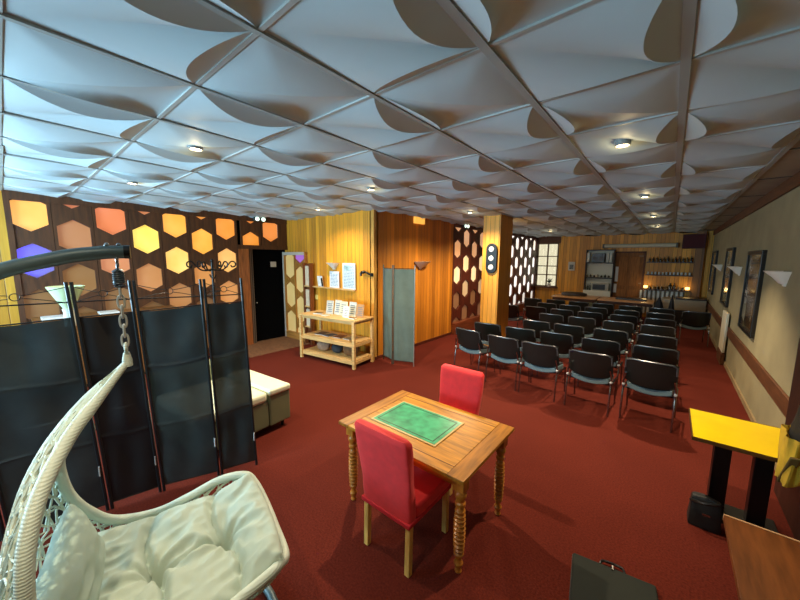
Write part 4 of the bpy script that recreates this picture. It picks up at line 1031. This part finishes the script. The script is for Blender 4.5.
# counter tables at the back
for i, (x0, x1) in enumerate(((-3.5, -2.0), (-1.95, -.35))):
    t = thing('buffet_table', ('long brown topped table at the back left in front of the shelf unit', 'long brown topped table at the back in front of the wooden door')[i], 'table', ((x0+x1)/2, 14.2, 0), 0, 'brown tables along the back'); hx = (x1-x0)/2
    MB().box(-hx, hx, -.72, .5, .78, .82).build('tabletop', wood('buffet_top', (168, 124, 80), .3), t, smooth=False, bevel=.004)
    MB().box(-hx+.04, hx-.04, -.68, .46, .68, .78).build('apron', wood('buffet_apron', (72, 44, 26), .5), t, smooth=False)
    for x in (-hx+.07, hx-.07):
        for y in (-.64, .42): MB().box(x-.03, x+.03, y-.03, y+.03, 0, .68).build('leg', M_BLACK, t, smooth=False)
tr = MB().lathe([(.30,0),(.34,.03),(.33,.10),(.22,.14),(.03,.15)], n=24).build('serving_dish', mat('dark_dish', (40, 34, 28), .35)); tr.location = (-2.85, 14.2, .821); tr.scale = (1.35, .8, 1); tag(tr, 'dark covered serving dish on the back left brown table', 'dish')
tr = MB().box(-.45, .45, -.25, .25, 0, .06).build('serving_tray', mat('dark_tray', (34, 36, 38), .3), smooth=False, bevel=.015); tr.location = (-1.0, 14.2, .821); tag(tr, 'flat dark tray on the brown table before the wooden door', 'tray')
wt = thing('bar_counter', 'dark counter with a thick pale top in the back right corner', 'counter', (.42, 15.2, 0))
MB().box(-.56, .6, -.35, .3, .5, .88).build('top_block', mat('pale_counter', (160, 146, 120), .5), wt, smooth=False, bevel=.02)
MB().box(-.54, .58, -.33, .3, 0, .5).build('body', mat('counter_dark', (30, 22, 18), .6), wt, smooth=False)
MB().box(-.2, .6, -.36, .3, .88, .93).build('worktop', mat('worktop_dark', (50, 34, 26), .4), wt, smooth=False)
def coat(x, y, hh, w, label, seed):
    R_ = random.Random(seed); t = thing('draped_coat', label, 'coat', (x, y, 0), 0, 'dark coats on a stand')
    MB().grid(40, 14, lambda u, v: Vector((w*(1-.55*v-.45*v**4)*(math.cos(2*PI*u))*(1+.14*math.sin(10*PI*u+seed)), .12*(1-.75*v)*math.sin(2*PI*u)*(1+.14*math.sin(8*PI*u)), .45+(hh-.45)*v)), True).build('cloth', mat('dark_coat', (26, 25, 28), .85, var=.3, vscale=10), t)
    MB().tube([(0,0,.02),(0,0,hh-.02)], .015, 8).lathe([(.14,0),(.14,.02),(.02,.03)], n=16).build('stand', M_BLACK, t)
coat(-.19, 12.3, 1.16, .16, 'dark coat draped over a low stand behind the chairs, left of two', 1)
coat(.10, 12.3, 1.24, .09, 'dark coat draped over a low stand behind the chairs, right of two', 2)
# window sill things
pt = thing('potted_plant', 'leafy potted plant on the sill of the far window', 'plant', (-4.25, YK-.12, .981))
MB().lathe([(.06,0),(.085,.15),(.075,.15),(.05,.02)], n=14).build('pot', M_WHITE, pt)
pl = MB(); R_ = random.Random(5)
for i in range(26):
    a = R_.uniform(0, 2*PI); L = R_.uniform(.14,.30); q = R_.uniform(.3,1.1); dx, dy = math.cos(a)*math.sin(q), math.sin(a)*math.sin(q)*.4
    c0 = Vector((0,0,.15)); c1 = c0+Vector((dx, dy, math.cos(q)))*L; sd = Vector((-dy, dx, 0)).normalized()*.022 if abs(dx)+abs(dy) > .01 else Vector((.02,0,0)); m_ = (c0+c1)/2+Vector((0,0,.03))
    vs = [pl.b.verts.new(p) for p in (c0, m_+sd, c1, m_-sd)]; vt = [pl.b.verts.new(p+Vector((0,0,.004))) for p in (c0, m_+sd, c1, m_-sd)]
    pl.b.faces.new(vs); pl.b.faces.new(list(reversed(vt)))
    for k in range(4): pl.b.faces.new((vs[k], vt[k], vt[(k+1) % 4], vs[(k+1) % 4]))
pl.build('foliage', mat('dark_leaf', (40, 62, 34), .5), pt, smooth=False)
# ---------------------------------------------------------------- recessed downlights
def downlight(x, y, label, power, spot=150, blend=.75, glow=30., halo=1.2, col=(1,.80,.55)):
    t = thing('recessed_spotlight', label, 'ceiling light', (x, y, CEIL-.035), 0, 'ceiling spotlights')
    MB().lathe([(.058,-.03),(.058,.03),(.048,.03),(.048,-.03),(.058,-.03)], n=20, caps=False).build('ring', mat('grey_ring', (130,132,130), .4), t)
    MB().lathe([(.002,-.024),(.045,-.022),(.045,-.012),(.002,-.012)], n=16).build('bulb', mat('lit_bulb', (255,240,210), .3, emit=(255, 226, 170), es=glow), t)
    l = bpy.data.lights.new('spot', 'SPOT'); l.energy = power; l.spot_size = math.radians(spot); l.spot_blend = blend; l.color = col; l.shadow_soft_size = .035
    o = bpy.data.objects.new('spot', l); COL.objects.link(o); o.location = (x, y, CEIL-.085)
    if halo:
        l = bpy.data.lights.new('bulb_spill', 'POINT'); l.energy = halo; l.color = (1,.78,.42); l.shadow_soft_size = .03; o = bpy.data.objects.new('bulb_spill', l); COL.objects.link(o); o.location = (x, y, CEIL-.12)
def tc_(i, j): return (X0+(i+.5)*T, Y0+(j+.5)*T)
P = 190
for (i, j, lab, pw) in ((-1, 3, 'ceiling spotlight glowing nearest the camera over the right aisle', P*1.35), (-1, 7, 'ceiling spotlight over the second row of black chairs', P*2.2), (-1, 11, 'ceiling spotlight over the middle of the black chair rows', P*.6), (-1, 15, 'ceiling spotlight over the back tables', P*.35),
      (-5, 0, 'ceiling spotlight over the space between the egg chair and the pale green sofa', P*.7), (-8, 0, 'ceiling spotlight near the hexagon wall', P*.7), (-5, 3, 'ceiling spotlight before the pine shelf', P*2.2), (-8, 4, 'ceiling spotlight in front of the open door leaf', P*.7),
      (-5, 7, 'added unseen ceiling spotlight in front of the wooden column', P*1.6), (-5, 10, 'ceiling spotlight beside the wooden column', P*1.6), (-5, 15, 'ceiling spotlight before the far window', P*.6), (-2, -2, 'ceiling spotlight behind the viewpoint, right of the egg chair', P*.8)):  # the spot before the column is added to brighten it and the boarded wall
    x, y = tc_(i, j); downlight(x, y, lab, pw, *((104, .55) if i == -1 else ((100, .9) if j == -2 else (150, .75))))
# ---------------------------------------------------------------- daylight and world
l = bpy.data.lights.new('daylight', 'AREA'); l.shape = 'RECTANGLE'; l.size = 4.3; l.size_y = 1.8; l.energy = 680; l.color = (.46, .78, 1)
o = bpy.data.objects.new('daylight', l); COL.objects.link(o); o.location = (-5.4, YF-.25, 1.8); o.rotation_euler = (math.radians(124), 0, math.radians(-14))
wd = bpy.data.worlds.new('World'); S.world = wd; wd.use_nodes = True
bg = wd.node_tree.nodes['Background']; bg.inputs['Color'].default_value = lin((255, 240, 206)); bg.inputs['Strength'].default_value = 1.0
# ---------------------------------------------------------------- camera
F, AZ, PI_, RO = 326.814, .6896, .1286, -.0068
s_, c_ = math.sin(AZ), math.cos(AZ)
fw = Vector((-s_*math.cos(PI_), c_*math.cos(PI_), -math.sin(PI_))); r_ = Vector((c_, s_, 0)); d_ = fw.cross(r_)
r2 = r_*math.cos(RO)+d_*math.sin(RO); d2 = -r_*math.sin(RO)+d_*math.cos(RO)
cam = bpy.data.cameras.new('camera'); cam.sensor_width = 36; cam.sensor_fit = 'HORIZONTAL'; cam.lens = F/800*36; cam.clip_start = .05; cam.clip_end = 100
co = bpy.data.objects.new('camera', cam); COL.objects.link(co)
m = Matrix((r2, -d2, -fw)).transposed().to_4x4(); m.translation = (0, 0, CAMH); co.matrix_world = m
S.camera = co
S.view_settings.view_transform = 'Standard'; S.view_settings.look = 'None'; S.view_settings.exposure = 0.; S.view_settings.gamma = 1.; S.view_settings.use_curve_mapping = False
